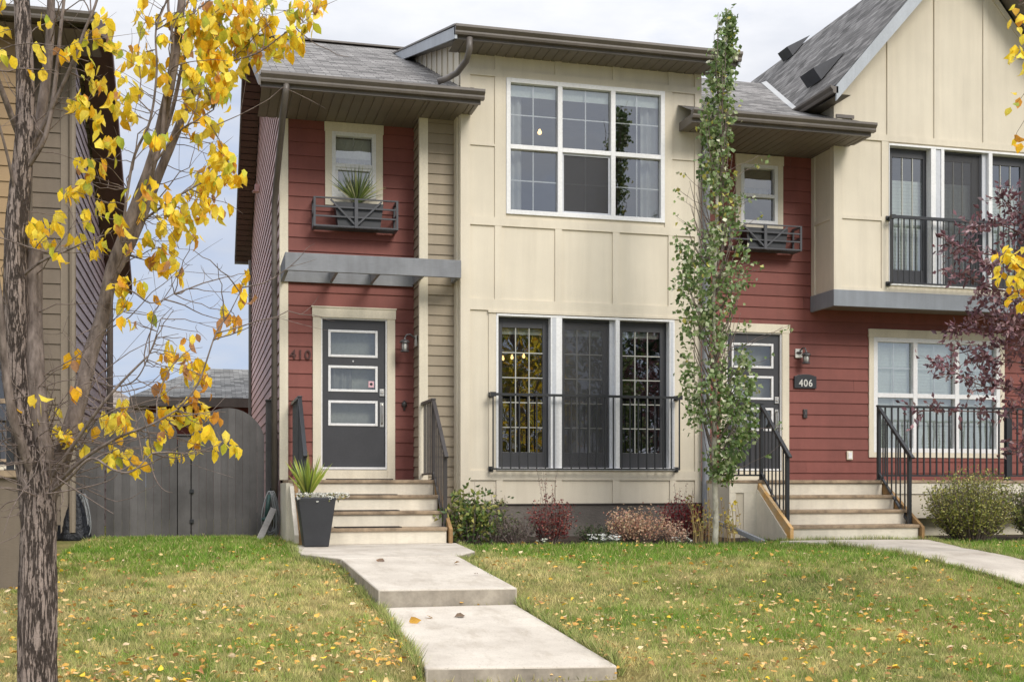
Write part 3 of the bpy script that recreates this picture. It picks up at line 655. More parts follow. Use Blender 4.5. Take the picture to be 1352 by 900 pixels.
# landing, steps
def steps(par, x0, x1, y0, run, rise, nr, z0, nosemat='nosing', risermat='step', nose_over=.03):
    b = MB(); zt = z0+rise*nr
    root = None
    for k in range(nr):
        y = y0+run*k; zb = z0+rise*k
        b = MB(); b.box((x0, y, zb+.001), (x1, y+.02, zb+rise-.04)); r = b.build('riser', M[risermat], par, bevel=.002)
        if k < nr-1: b = MB(); b.box((x0-.005, y-nose_over, zb+rise-.042), (x1+.005, y+run+.015, zb+rise)); b.build('tread', M[nosemat], par, bevel=.006)
b = MB(); b.box((XL+.02, 15.6-.03, .757), (XR-.02, YW-.036, .80)); b.box((XR-.02, 15.6-.03, .757), (3.02, YT-.03, .80))
s1 = b.build('front_steps', M['nosing'], H1, bevel=.005)
steps(s1, 1.17, 2.95, 14.7, .3, .2, 4, 0)
b = MB(); b.box((XL-.012, 15.62, -.05), (XL+.05, 16.99, .757)); b.box((XL-.022, 15.58, -.05), (XL+.1, 15.66, .757)); b.box((2.96, 15.62, -.05), (3.01, 16.49, .757)); b.build('side_skirt', M['step'], s1, bevel=.003)
def stringer(par, x, y0, run, rise, nr, z0, w=.045, mat='wood', off=.05):
    b = MB(); y1 = y0+run*(nr-1); zt = z0+rise*(nr)
    b.prism([(y0-.07, z0), (y0-.07, z0+rise*.9), (y1+.02, zt+.0), (y1+.02, z0)], x-w/2, x+w/2, lambda t, u, v: (t, u, v)); return b.build('stringer', M[mat], par, bevel=.003)
stringer(s1, 1.135, 14.7, .3, .2, 4, 0); stringer(s1, 2.995, 14.7, .3, .2, 4, 0)
b = MB(); b.prism([(14.66, .02), (15.58, .02), (15.58, .72), (15.5, .72), (14.66, .12)], 1.06, 1.112, lambda t, u, v: (t, u, v)); b.build('side_panel', M['step'], s1)
for k in range(4):
    y = 14.7+.3*k; z = .2*(k+1); x0_, x1_ = (1.56, 2.38) if k < 3 else (1.55, 2.35)
    b = MB(); b.box((x0_, y-.024, z+.001), (x1_+.02*k, y+.22, z+.013))
    lab = ['dark rubber mat on the lowest tread of the 410 steps', 'dark rubber mat on the second tread up of the 410 steps', 'dark rubber mat on the third tread up of the 410 steps', 'dark rubber mat at the edge of the landing before the 410 door'][k]
    o = b.build('step_mat', M['mat'], None, loc=((x0_+x1_)/2, y+.1, z)); tag(o, lab, 'mat', 'rubber mats on the 410 steps')
def handrail(par, xr, ytop, ylow, zt, zl, zlow_base, land_from=None, mat='iron', ztop_base=.8, n=7, lowdx=0):
    b = MB(); b.bar((xr, ytop+.03, zt+.012), (xr+lowdx, ylow-.09, zl-.05), .05, .03)
    R = b.build('handrail', M[mat], par, bevel=.004)
    post(R, xr, ytop, ztop_base, zt, .048, mat); post(R, xr+lowdx, ylow, zlow_base, zl, .048, mat)
    rail_run(R, (xr, ytop, zt-.03), (xr+lowdx, ylow, zl-.03), .93, n=n, mat=mat, rw=.03, rh=.02)
    if land_from is not None: rail_run(R, (xr, land_from, zt), (xr, ytop, zt), zt-.88, spacing=.11, mat=mat, rw=.05, rh=.04)
    return R
handrail(H1, 2.965, 15.65, 14.86, 1.87, 1.13, .2, land_from=16.47, mat='ironbrown')
handrail(H1, 1.20, 15.65, 14.86, 1.87, 1.13, .2, land_from=16.97, mat='iron')
# eaves of the entry part
gutter(H1, .70, 3.66, 15.70, 5.925)
soffitY(H1, .72, XR+.0, 15.72, YW, ZS); soffitY(H1, XR, 3.55, 15.72, YT, ZS-.0015)
b = MB(); b.box((.70, 15.69, ZS-.004), (3.62, 15.73, 5.93)); b.build('fascia', M['bronze'], H1)
b = MB(); b.box((3.55, 15.73, ZS-.004), (3.60, YB-.03, 6.0)); b.build('fascia', M['bronze'], H1)
# main roof, own half
b = MB(); main_roof(b, .69, 3.447, YE-.05, YR); main_roof(b, 3.447, 3.64, YE-.05, YB-.002); main_roof(b, 3.447, XB, YB+.3, YR)
roofquad(b, (.69, YR, ZRG), (XB, YR, ZRG), (XB, 28.15, 6.03), (.69, 28.15, 6.03), 0, 6, 0, 6.8)
rf = b.build('roof', M['shingle'], H1)
b = MB(); b.bar((.69, YR, ZRG+.005), (XB, YR, ZRG+.005), .24, .03); b.build('ridge_cap', M['bronze'] if 0 else M['bronze'], rf)
b = MB(); pr = [(YE-.05, 6.0), (YR, ZRG-.02), (28.15, 6.02), (28.15, 5.86), (YR, ZRG-.19), (YE-.05, 5.87)]
b.prism(pr, .672, .70, lambda t, u, v: (t, u, v)); b.build('rake_fascia', M['bronze'], rf)
b = MB(); k = 0
for (ya, yb) in ((YE, YR), (YR, 28.1)):
    m_ = 34
    for i in range(m_):
        u0 = ya+(yb-ya)*i/m_; u1 = ya+(yb-ya)*(i+.86)/m_; u2 = ya+(yb-ya)*(i+1)/m_
        for (p, q, dz) in ((u0, u1, 0), (u1, u2, .012)): b.poly([(.70, p, zroof(p)-.17+dz), (XL-.018, p, zroof(p)-.17+dz), (XL-.018, q, zroof(q)-.17+dz), (.70, q, zroof(q)-.17+dz)])
b.build('rake_soffit', M['rake'], rf)
b = MB(); b.box((.672, 28.1, 5.83), (1.2, 28.22, 6.03)); b.build('rear_gutter', M['bronze'], H1)
# shed roof over the bay
ds, zd0 = .28, 6.895
def zd(y): return zd0+ds*(y-15.66)
b = MB(); roofquad(b, (3.27, 15.62, zd(15.62)+.03), (7.41, 15.62, zd(15.62)+.03), (7.41, 21.15, zd(21.15)+.03), (3.27, 21.15, zd(21.15)+.03), 0, 4.1, 0, 5.6)
b.build('bay_roof', M['shingle'], H1)
b = MB(); b.prism([(15.60, zd(15.6)+.025), (21.1, zd(21.1)+.025), (21.1, zd(21.1)-.0), (15.60, zd(15.6)-.0)], 3.24, 3.29, lambda t, u, v: (t, u, v)); b.build('rake_edge', M['bronze'], H1)
for (xa, xb_) in ((3.255, 3.285), (7.39, 7.42)):
    b = MB(); b.prism([(15.64, zd(15.6)-.002), (21.1, zd(21.1)-.002), (21.1, zd(21.1)-.16), (15.64, zd(15.6)-.16)], xa, xb_, lambda t, u, v: (t, u, v)); b.build('barge_board', M['barge'], H1)
gutter(H1, 3.255, 7.43, 15.70, 6.775); soffitY(H1, 3.28, 7.40, 15.72, YB, 6.735)
b = MB(); b.box((3.29, 15.69, 6.731), (7.39, 15.73, 6.79)); b.build('fascia', M['bronze'], H1)
b = MB(); m_ = 20
b.poly([(3.285, 15.73, 6.735), (3.447, 15.73, 6.735), (3.447, 21, zd(21)-.12), (3.285, 21, zd(21)-.12)]); b.build('rake_soffit', M['bronze'], H1)
b = MB(); b.poly([(XT, YB, zroof(YB)-.1), (XT, 21.1, zroof(21.1)-.1), (XT, 21.1, zd(21.1)), (XT, YB, zd(YB))])
y = YB+.02
while y < 20.6: b.box((XT-.02, y, zroof(y)+.01), (XT, y+.055, zd(y)-.05)); y += .42
b.build('bay_cheek_wall', M['beige'], H1)
b = MB(); b.poly([(XB, YB, 5.9), (XB, 21.1, zroof(21.1)-.1), (XB, 21.1, zd(21.1)), (XB, YB, zd(YB))]); b.build('bay_cheek_wall', M['beige'], H1)
def downspout(par, pts, w=.075, mat='bronze', name='downspout'):
    b = MB(); b.tube(pts, w*.62, 4, cap=True)
    b2 = MB(); b2.tube(pts, w*.5, 10); return b2.build(name, M[mat], par, smooth=True)
downspout(H1, [P(620, 50, 15.63), P(620, 66, 15.63), P(616, 80, 15.75), P(604, 96, 16.05), P(590, 104, 16.1), P(578, 108, 16.15)], .085)
downspout(H1, [(1.03, 15.66, 5.93), (1.02, 15.68, 5.82), (1.0, 15.9, 5.6), (.965, 16.7, 4.95), (.955, 17.03, 4.7), (.955, 17.06, 4.3), (.955, 17.06, .15)], .085)
# utility bits on the side wall
for (px, py, Y_) in ((358, 136, 17.9), (339, 249, 23.5)):
    zz = Z(px, py, Y_); b = MB(); b.box((XL-.10, Y_-.07, zz-.05), (XL-.016, Y_+.07, zz+.07)); b.box((XL-.14, Y_-.08, zz-.07), (XL-.016, Y_+.08, zz-.05)); b.build('side_vent', M['redside'], H1)
b = MB(); b.tube([(XL-.03, 27.5, 5.8), (XL-.03, 27.5, .1)], .05, 8); b.build('rear_downspout', M['bronze'], H1)
# ================================================================== TOWNHOUSE 406
H2 = thing('townhouse', 'right-hand red and beige townhouse with steep gable, overhanging bay and the 406 sign', 'house', (7.06, 17, 0))
XE = 15.6; Y2 = 17.0; YG = 16.3; GX0, GX1, GXC = 9.285, 13.655, 11.47
ex0, ex1 = X(966, Y2)-.0, X(1031, Y2); ez1 = 3.085
ex1 = X(1030, Y2); ex0 = ex1-.90
q0, q1, qz0, qz1 = X(1152.5, Y2), X(1319, Y2), Z(1153, 597, Y2), Z(1153, 445, Y2)
s0, s1_, sz0, sz1 = X(977.5, Y2), X(1026, Y2), Z(1000, 296, Y2), Z(1000, 218, Y2)
holes = [(ex0-.03, ex1+.03, .8, ez1+.03), (q0+.02, q1-.02, qz0+.02, qz1-.02), (s0+.02, s1_-.02, sz0+.02, sz1-.02)]
b = MB(); lap(b, fF(Y2), XB, XE, .8, 3.9, .1845, holes); lap(b, fF(Y2), XB, GX0, 3.9, ZS, .1845, holes); b.build('front_siding', M['red'], H2)
b = MB(); b.box((XE-.02, YG, 0), (XE, 27.6, 8)); b.box((XB, 27.58, 0), (XE, 27.6, 6)); b.build('party_wall', M['red'], H2)
# gable bay
b = MB(); zc0 = 3.70
gd0, gd1, gz0, gz1 = X(1172.5, YG), X(1172.5, YG)+2.605, Z(1200, 378, YG), Z(1200, 192, YG)
sl_ = 1.155; zap = 9.46-.26
def zg(x): return zap-sl_*abs(x-GXC)
for (x0, x1, z0, z1) in ((GX0, gd0, zc0, 6.2), (gd1, GX1, zc0, 6.2), (gd0, gd1, zc0, gz0), (gd0, gd1, gz1, 6.2)): b.box((x0, YG, z0), (x1, YG+.15, z1))
b.poly([(GX0, YG, 6.2), (GX1, YG, 6.2), (GX1, YG, zg(GX1)), (GXC, YG, zap), (GX0, YG, zg(GX0))])
def gb(x0, x1, z0, z1, t=.02): b.box((x0, YG-t, z0), (x1, YG, z1))
zt1 = Z(1172, 187, YG); zt0 = gz1+.03
gb(GX0, GX0+.12, zc0, zg(GX0)-.0, .023); gb(GX0+.12, GX1, zt0, zt0+.10, .024); gb(GX1-.1, GX1, zc0, 6.5, .023)
for px in (1174, 1236, 1300.5):
    x = X(px, YG); gb(x-.045, x+.045, zt0+.10, min(zg(x-.05), zg(x+.05))-.15)
gb(gd0-.12, gd0-.002, zc0, zt0); gb(gd1+.002, gd1+.10, zc0, zt0)
zz = Z(1130, 287, YG); gb(GX0+.12, gd0-.12, zz-.03, zz+.03); gb(gd0, gd1, gz0-.12, gz0-.002); gb(GX0+.12, gd0-.12, zc0, zc0+.05)
# left cheek of the bay
b.box((GX0-.001, YG+.15, zc0), (GX0+.1, Y2, 6.6)); b.box((GX0-.02, YG-.022, zc0), (GX0-.001, YG+.10, 6.5)); b.box((GX0-.02, Y2-.12, zc0), (GX0-.001, Y2-.02, 5.87)); b.box((GX0-.018, YG+.10, zz-.03), (GX0-.001, Y2-.12, zz+.03))
b.box((GX1-.1, YG+.15, zc0), (GX1, Y2, 6.6))
b.poly([(GX0, YG, 6.2), (GX0, Y2+2, 6.2), (GX0, Y2+2, 6.7), (GX0, YG, 6.7)])
for sg in (-1, 1): b.prism([(GXC, zap-.02), (GXC+sg*2.18, zap-.02-sl_*2.18), (GXC+sg*2.18, zap-.14-sl_*2.18), (GXC, zap-.14)], YG-.027, YG-.001, lambda t, u, v: (u, t, v))
b.build('gable_bay_wall', M['beige'], H2)
b = MB(); b.box((GX0-.035, YG-.045, 3.452), (GX1+.03, YG+.0, 3.699)); b.box((GX0-.035, YG, 3.452), (GX0+.01, Y2-.02, 3.699)); b.box((GX1-.01, YG, 3.452), (GX1+.03, Y2-.02, 3.699)); b.build('base_band', M['greytrim'], H2, bevel=.003)
b = MB(); b.box((GX0+.01, YG, 3.50), (GX1-.01, Y2-.02, 3.52)); b.build('bay_underside', M['soffit'], H2)
# bay doors
b = MB(); YG2 = YG+.1; w3 = (gd1-gd0)
e = [gd0, X(1228, YG), X(1245.5, YG), X(1304, YG), X(1309, YG), gd1-.03]
for (a, c) in ((gd0-.001, gd0+.012), (e[1], e[1]+.085), (e[2]-.055, e[2]), (e[3], e[4]), (gd1-.03, gd1)): b.box((a, YG-.028, gz0), (c, YG+.15, gz1-.03))
b.box((gd0, YG-.03, gz1-.03), (gd1, YG+.149, gz1)); b.box((gd0, YG-.04, gz0-.001), (gd1, YG+.149, gz0+.03)); f2 = b.build('door_frame', M['white'], H2, bevel=.003)
b = MB(); b.box((e[1]+.086, YG-.01, gz0+.031), (e[2]-.056, YG+.02, gz1-.031)); b.box((X(1293, YG2), YG+.03, gz0+.031), (e[3]-.001, YG+.145, gz1-.031)); b.build('reveal', M['jamb'], f2)
for i, (a, c, l0, l1) in enumerate(((gd0+.013, e[1], X(1178, YG2), X(1218.5, YG2)), (e[2], X(1293, YG2), X(1247, YG2), X(1283, YG2)), (e[4], gd1-.03, e[4]+.06, gd1-.16))):
    d = glazed_door(H2, a, c, gz0+.031, gz1-.031, YG2, (l0, l1, gz0+.27, gz1-.17), gx=3, gz=1, screen=(i == 1), glass='glass')
    slats(l0-.03, l1+.03, gz0+.25, gz1-.52, YG2+.09, .055).build('blind', M['blind'], d)
    pass
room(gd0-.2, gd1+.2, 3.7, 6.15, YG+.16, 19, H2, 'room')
zr1, zr0 = Z(1180, 286, YG-.16), Z(1180, 373, YG-.16); jx0, jx1 = gd0-.02, gd1+.02; YJ = YG-.16
jr = MB()
for x in (jx0, jx1):
    jr.box((x-.012, YJ, zr1-.012), (x+.012, YG-.02, zr1+.012)); jr.box((x-.012, YJ, zr0-.01), (x+.012, YG-.02, zr0+.01))
    for z in (zr1, zr0): jr.box((x-.035, YG-.045, z-.035), (x+.035, YG-.024, z+.035))
    jr.box((x-.035, YJ-.03, zr1-.03), (x+.035, YJ+.03, zr1+.03)); jr.box((x-.009, YJ-.009, zr0), (x+.009, YJ+.009, zr1))
jr.bar((jx0, YJ, zr1), (jx1, YJ, zr1), .042, .046); jr.bar((jx0, YJ, zr0), (jx1, YJ, zr0), .03, .024); J = jr.build('juliet_railing', M['iron'], H2); rail_run(J, (jx0, YJ, zr1), (jx1, YJ, zr1), zr1-zr0, n=27, w=.016, rails=False)
# gable roof
zt_, ye0, ye1 = 9.46, 15.78, 24.2
ex = 2.445; zlo = zt_-sl_*ex
b = MB(); L = ex*math.hypot(1, sl_)
yv = YE+(zlo-ZE)/RS
roofquad(b, (GXC-ex, ye0, zlo), (GXC-ex, yv+.1, zlo), (GXC, ye1, zt_), (GXC, ye0, zt_), 0, 1, 0, 1)
b.uv[0] = [(0, 0), (yv-ye0, 0), (ye1-ye0, L), (0, L)]
roofquad(b, (GXC+ex, ye0, zlo), (GXC+ex, ye1, zlo), (GXC, ye1, zt_), (GXC, ye0, zt_), 0, ye1-ye0, 0, L)
gr = b.build('gable_roof', M['shingle'], H2)
for sg in (-1, 1):
    b = MB(); x1_ = GXC+sg*(ex+.0)
    b.prism([(GXC, zt_-.012), (x1_, zlo-.012), (x1_, zlo-.24), (GXC, zt_-.30)], ye0, ye0+.035, lambda t, u, v: (u, t, v)); b.build('barge_board', M['barge'], gr)
    b = MB(); b.poly([(GXC, ye0+.035, zt_-.2), (x1_, ye0+.035, zlo-.17), (x1_, YG, zlo-.17), (GXC, YG, zt_-.2)]); b.build('rake_soffit', M['soffit'], gr)
b = MB(); b.poly([(GXC-ex, ye0+.035, zlo-.13), (GX0, ye0+.035, zlo-.13), (GX0, yv, zlo-.13), (GXC-ex, yv, zlo-.13)])
b.build('eave_soffit', M['soffit'], gr)
b = MB(); b.prism([(-u, v) for u, v in GUT], ye0+.0, yv+.05, lambda t, u, v: (GXC-ex-u+.03, t, zlo-.13+v)); b.build('gutter', M['bronze'], gr)
# valley flashing
b = MB(); y2 = YE+(8.80-ZE)/RS; xv1 = GXC-(zt_-8.80)/sl_
pA = Vector((GXC-ex, yv, zlo+.012)); pB = Vector((xv1, y2, 8.80+.03)); b.bar(pA, pB, .10, .012, up=(-.5, -.4, 1)); b.build('valley_flashing', M['flash'], gr)
def roof_vent(px, py, sc, nm='roof_vent'):
    # lies on the left slope: find the point of the slope seen at this pixel
    lo, hi = 15.8, 22.5
    for _ in range(40):
        mY = (lo+hi)/2; xx = X(px, mY)
        if Z(px, py, mY) < zt_-sl_*abs(GXC-xx): lo = mY
        else: hi = mY
    return Vector((X(px, lo), lo, Z(px, py, lo)))
M['ventm'] = surf('vent_metal', (.055, .058, .068), .5, .1, 4, 40, .1, .001)
for (px, py, sz_) in ((1091, 95, 1.0), (1052, 66, .9)):
    lo = None; best = 1e9
    for k in range(400):
        Yk = 15.9+k*.015; xx = X(px, Yk); d_ = abs(Z(px, py, Yk)-(zt_-sl_*(GXC-xx)))
        if GXC-ex < xx < GXC and d_ < best: best = d_; lo = Vector((xx, Yk, zt_-sl_*(GXC-xx)))
    if lo is None: continue
    up = Vector((1, 0, sl_)).normalized(); al = Vector((0, 1, 0)); nn = Vector((-sl_, 0, 1)).normalized(); s_ = sz_
    def q(a, c, h): return lo+al*a*s_+up*c*s_+nn*h*s_
    b = MB(); b.poly([q(-.22, -.3, .02), q(.22, -.3, .02), q(.22, -.26, .24), q(-.22, -.26, .24)]); b.poly([q(-.22, -.26, .24), q(.22, -.26, .24), q(.2, .35, .015), q(-.2, .35, .015)])
    b.poly([q(-.22, -.3, .02), q(-.22, -.26, .24), q(-.2, .35, .015)]); b.poly([q(.22, -.3, .02), q(.22, -.26, .24), q(.2, .35, .015)]); b.box(q(-.01, -.01, 0), q(.01, .01, .01)); b.build('roof_vent', M['ventm'], gr)
# lower eave of 406
gutter(H2, 6.68, 9.58, 15.70, 5.925); soffitY(H2, 7.06, GX0, 15.72, Y2, ZS); soffitY(H2, 6.72, 7.06, 15.72, YB-.03, ZS-.001); soffitY(H2, GX0, 9.5, 15.72, YG-.03, ZS-.001)
b = MB(); b.box((6.70, 15.69, ZS-.004), (9.54, 15.73, 5.93)); b.build('fascia', M['bronze'], H2)
for x in (6.70, 9.5): b = MB(); b.box((x, 15.73, ZS-.004), (x+.04, YB-.03, 6.0)); b.build('fascia', M['bronze'], H2)
b = MB(); main_roof(b, 6.69, 9.57, YE-.05, YB-.002); main_roof(b, XB+.001, GX0, YB, YR); main_roof(b, GX0, GXC, YG+.03, YR); main_roof(b, GXC, XE, YG+.3, YR)
roofquad(b, (XB, YR, ZRG), (XE, YR, ZRG), (XE, 28.15, 6.03), (XB, 28.15, 6.03), 0, 6, 0, 6.8)
b.build('roof', M['shingle'], H2)
b = MB(); b.poly([(9.57, YE-.05, 6.0), (9.57, YG, 6.0), (9.57, YG, zroof(YG)), (9.57, YE-.05, 6.03)]); b.box((9.3, YG-.04, zroof(YG)), (9.6, YG-.022, zroof(YG)+.05)); b.build('roof_edge', M['bronze'], H2)
# windows of 406
w2, cells, zs = window(H2, Y2, q0, q1, qz0, qz1, [X(1207.5, Y2), X(1262.5, Y2)], Z(1180, 522, Y2), .07, casing=(.085, .085, .13, .08), gx=2, gz=2, label='wide white window behind the deck railing with pale blinds drawn')
for (a, c) in cells: slats(a-.02, c+.02, qz0, qz1, Y2+.10, .05*1.0).build('blind', M['blind'], w2)
room(q0-.1, q1+.1, qz0-.1, qz1+.1, Y2+.16, 19, H2, 'room')
w3_, cells, zs = window(H2, Y2, s0, s1_, sz0, sz1, [], (sz0+sz1)/2-.02, .055, casing=(.09, .09, .15, .1), gx=1, gz=1)
room(s0-.1, s1_+.1, sz0-.1, sz1+.1, Y2+.08, 19, H2, 'room')
quadY(s0+.06, s1_-.06, sz1-.33, sz1-.05, Y2+.12).build('blind', M['tan'], w3_); curtain(s0+.05, s1_-.05, zs[1][0], sz1-.3, Y2+.2, .015, .1).build('curtain', M['curtain'], w3_)
window_box(H2, X(962, 16.7), X(1059, 16.7), Y2, Z(1050, 331, 16.7), Z(1050, 298, 16.7))
# door 406
b = MB(); b.box((ex0-.12, Y2-.035, .8), (ex0-.02, Y2+.02, ez1+.02)); b.box((ex1+.02, Y2-.035, .8), (ex1+.14, Y2+.02, ez1+.02)); b.box((ex0-.13, Y2-.042, ez1+.02), (ex1+.15, Y2+.02, ez1+.155)); b.box((ex0-.019, Y2-.028, .8), (ex1+.019, Y2+.02, .945)); b.build('door_casing', M['trim'], H2, bevel=.003)
l406 = [(ex0+.095, ex1-.115, l[2], l[3]) for l in lites]
D2 = entry_door(H2, ex0, ex1, .985, ez1, Y2, l406)
room(ex0-.1, ex1+.1, .82, 3.2, Y2+.10, 19, H2, 'room')
quadY(ex0+.05, ex1-.05, l406[2][2]-.02, l406[0][3]+.02, Y2+.24).build('pane_backing', M['backing'], D2)  # same added sheet, lightening the panes of this door
c = P(1064.5, 473, 16.84); lantern(H2, c, 'R')
# 406 sign
sg0, sg1, sgz0, sgz1 = X(1048.5, 16.97), X(1077.5, 16.97), Z(1063, 512.5, 16.97), Z(1063, 496.5, 16.97)
b = MB(); xm = (sg0+sg1)/2; prof = [(sg0, sgz0), (sg1, sgz0), (sg1, sgz1)]+[(xm+(sg1-xm)*math.cos(a)*.8, sgz1+.03*math.sin(a)) for a in np.linspace(.2, math.pi-.2, 9)]+[(sg0, sgz1)]
b.prism(prof, Y2-.045, Y2-.015, lambda t, u, v: (u, t, v)); sg = b.build('number_sign', M['iron'], H2, bevel=.004)
text_mesh(sg, '406', xm, Y2-.049, sgz0+.03, .155, M['signtxt'], .003, sx=.95)
b = MB(); kx, kz = X(1062, Y2), Z(1062, 546, Y2); b.box((kx-.035, Y2-.04, kz-.07), (kx+.035, Y2-.012, kz+.07)); db = b.build('doorbell', M['ironbrown'], H2, bevel=.008)
b = MB(); b.box((kx-.012, Y2-.046, kz-.02), (kx+.012, Y2-.04, kz+.03)); b.build('push_button', M['lamp'], db)
b = MB(); kx, kz = X(1120.5, Y2), Z(1120, 601, Y2); b.box((kx-.05, Y2-.045, kz-.07), (kx+.05, Y2-.012, kz+.07)); ob = b.build('outdoor_outlet', M['trim'], H2, bevel=.006)
b = MB(); b.box((kx-.03, Y2-.052, kz-.05), (kx+.03, Y2-.045, kz+.05)); b.build('outlet_cover', M['white'], ob)
# deck and steps 406
YF = 15.3
b = MB(); b.box((XB+.02, YF-.03, .757), (XE, Y2-.036, .80)); dk = b.build('deck', M['nosing'], H2, bevel=.005)
SX0, SX1 = 7.60, 9.46
b = MB(); b.box((XB+.03, YF, -.02), (SX0-.09, YF+.03, .757)); b.box((XB+.03, YF+.03, -.02), (XB+.05, YB, .757)); b.box((SX1+.09, YF, .25), (XE, YF+.03, .60)); b.build('deck_skirt', M['beige'], dk)
b = MB(); b.box((XB+.03, YF-.02, .62), (SX0-.09, YF, .757)); b.box((SX1+.09, YF-.02, .60), (XE, YF, .757)); b.box((XB+.03, YF-.018, -.02), (XB+.13, YF, .62)); b.box((SX0-.30, YF-.018, -.02), (SX0-.09, YF, .62)); b.build('deck_fascia', M['step'], dk, bevel=.003)
b = MB(); b.box((SX1+.09, YF+.25, -.1), (XE, YF+.3, .6)); b.build('under_deck_panel', M['step'], dk)
stp = MB(); stp.box((SX0-.02, YF-.028, .757), (SX1+.02, YF-.0, .801)); s2 = stp.build('front_steps', M['nosing'], H2)
steps(s2, SX0-.02, SX1+.02, 14.4, .3, .2, 4, -.01)
stringer(s2, SX0-.06, 14.4, .3, .2, 4, -.02, mat='orange', w=.05); stringer(s2, SX1+.055, 14.4, .3, .2, 4, -.02, mat='wood')
b = MB(); b.prism([(14.42, -.03), (15.30, -.03), (15.30, .68), (14.42, .06)], SX0-.105, SX0-.087, lambda t, u, v: (t, u, v)); b.build('side_panel', M['step'], s2)
handrail(H2, SX0, 15.35, 14.58, 1.87, 1.15, .19); R2 = handrail(H2, SX1, 15.35, 14.58, 1.87, 1.15, .19)
b = MB(); b.bar((XB+.03, 15.35, 1.87), (SX0, 15.35, 1.87), .05, .03); dr = b.build('deck_railing', M['iron'], H2)
rail_run(dr, (XB+.03, 15.352, 1.868), (SX0, 15.352, 1.868), 1.0, n=6, w=.02)
b = MB(); b.bar((SX1, 15.35, 1.87), (XE, 15.35, 1.87), .05, .03); dr = b.build('deck_railing', M['iron'], H2)
rail_run(dr, (SX1, 15.352, 1.868), (XE, 15.352, 1.868), 1.0, spacing=.105, w=.02); post(dr, X(1330, 15.35), 15.35, .8, 1.87, .07); post(dr, 13.9, 15.35, .8, 1.87, .07)
downspout(H2, [(7.10, 15.9, 5.88), (7.09, 16.10, 5.6), (7.09, 16.10, .42), (7.10, 15.98, .30), (7.13, 15.8, .22)], .12, 'beam')
b = MB(); pa, pb = P(934, 683, 15.0), P(1010, 716, 14.3); b.bar(pa, pb, .08, .06); o = b.build('downspout_extension', M['beam'], H2, bevel=.006)
# ================================================================== NEIGHBOUR HOUSE (left), FENCE, GARAGES
YN = 16.8; NX = X(91, YN); NR = 23.0
H3 = thing('neighbour_house', 'taupe and golden tan house with dark brown roof edge behind the yellow-leaved tree', 'house', (NX, YN, 0))
nz = 6.55
b = MB(); lap(b, fF(YN), X(38, YN), NX-.10, -.05, nz, .20); b.build('front_siding', M['taupe'], H3)
b = MB(); b.box((NX-.10, YN-.025, -.05), (NX+.02, YN+.0, nz)); b.box((NX-.002, YN, -.05), (NX+.022, YN+.10, nz)); b.box((X(34, YN-.5)-.1, YN-.5-.02, -.05), (X(36, YN-.5), YN-.4, nz)); b.build('corner_trim', M['taupetrim'], H3)
b = MB(); lap(b, fR(NX), YN+.1, NR, -.05, 4.9, .165); lap(b, fR(NX), YN+.1, NR, 4.9, 8, .165, rng=lambda a, c: (YN+.1, min(NR, YN+.1+max(0, (7.1-c)/.42)))); b.build('side_siding', M['mauve'], H3)
b = MB(); lap(b, fF(YN-.5), -9, X(34, YN-.5)-.1, -.05, nz, .20, holes=[(X(-12, YN-.5), X(25, YN-.5), 1.0, 2.6)]); b.build('bay_siding', M['orangetan'], H3)
b = MB(); b.box((X(36, YN-.5)-.02, YN-.45, -.05), (X(36, YN-.5), YN, nz)); b.build('bay_cheek', M['taupetrim'], H3)
wq0, wq1 = X(-12, YN-.5), X(25, YN-.5); window(H3, YN-.5, wq0, wq1, 1.0, 2.6, [], 1.8, .06, casing=(.08, .08, .1, .08), glass='glassd', frame='nosing', gmat='nosing')
room(wq0-.1, wq1+.1, .9, 2.7, YN-.3, 18.5, H3)
b = MB(); b.box((-9, YN+.05, -.1), (NX-.12, YN+.2, nz)); b.build('inner_wall', M['taupe'], H3)
eo = NX+.42
def zn(y): return 6.62+.30*(y-15.8) if y < 18.2 else 7.34-.56*(y-18.2)
b = MB(); ys = [15.75, 18.2, NR+.3]
for (ya, yb) in zip(ys, ys[1:]): roofquad(b, (-9, ya, zn(ya)), (eo, ya, zn(ya)), (eo, yb, zn(yb)), (-9, yb, zn(yb)), -9, eo, ya, yb*1.1)
nr_ = b.build('roof', M['shingle2'], H3)
b = MB(); b.prism([(y, zn(y)) for y in ys]+[(y, zn(y)-.20) for y in ys[::-1]], eo-.02, eo+.02, lambda t, u, v: (t, u, v)); b.build('rake_fascia', M['rake'], nr_)
b = MB()
for (ya, yb) in zip(ys, ys[1:]): b.poly([(NX, ya, zn(ya)-.18), (eo, ya, zn(ya)-.18), (eo, yb, zn(yb)-.18), (NX, yb, zn(yb)-.18)])
b.build('rake_soffit', M['rake'], nr_)
gutter(H3, -9, eo+.03, 15.78, 6.50); soffitY(H3, -9, eo, 15.8, YN, 6.45)
b = MB(); b.tube([(NX+.07, NR-.05, 4.4), (NX+.07, NR-.05, 0)], .055, 8); b.build('downspout', M['bronze'], H3)
b = MB(); b.tube([(NX+.05, YN-.06, 6.4), (NX+.05, YN-.06, .1)], .045, 8); b.build('downspout', M['taupetrim'], H3)
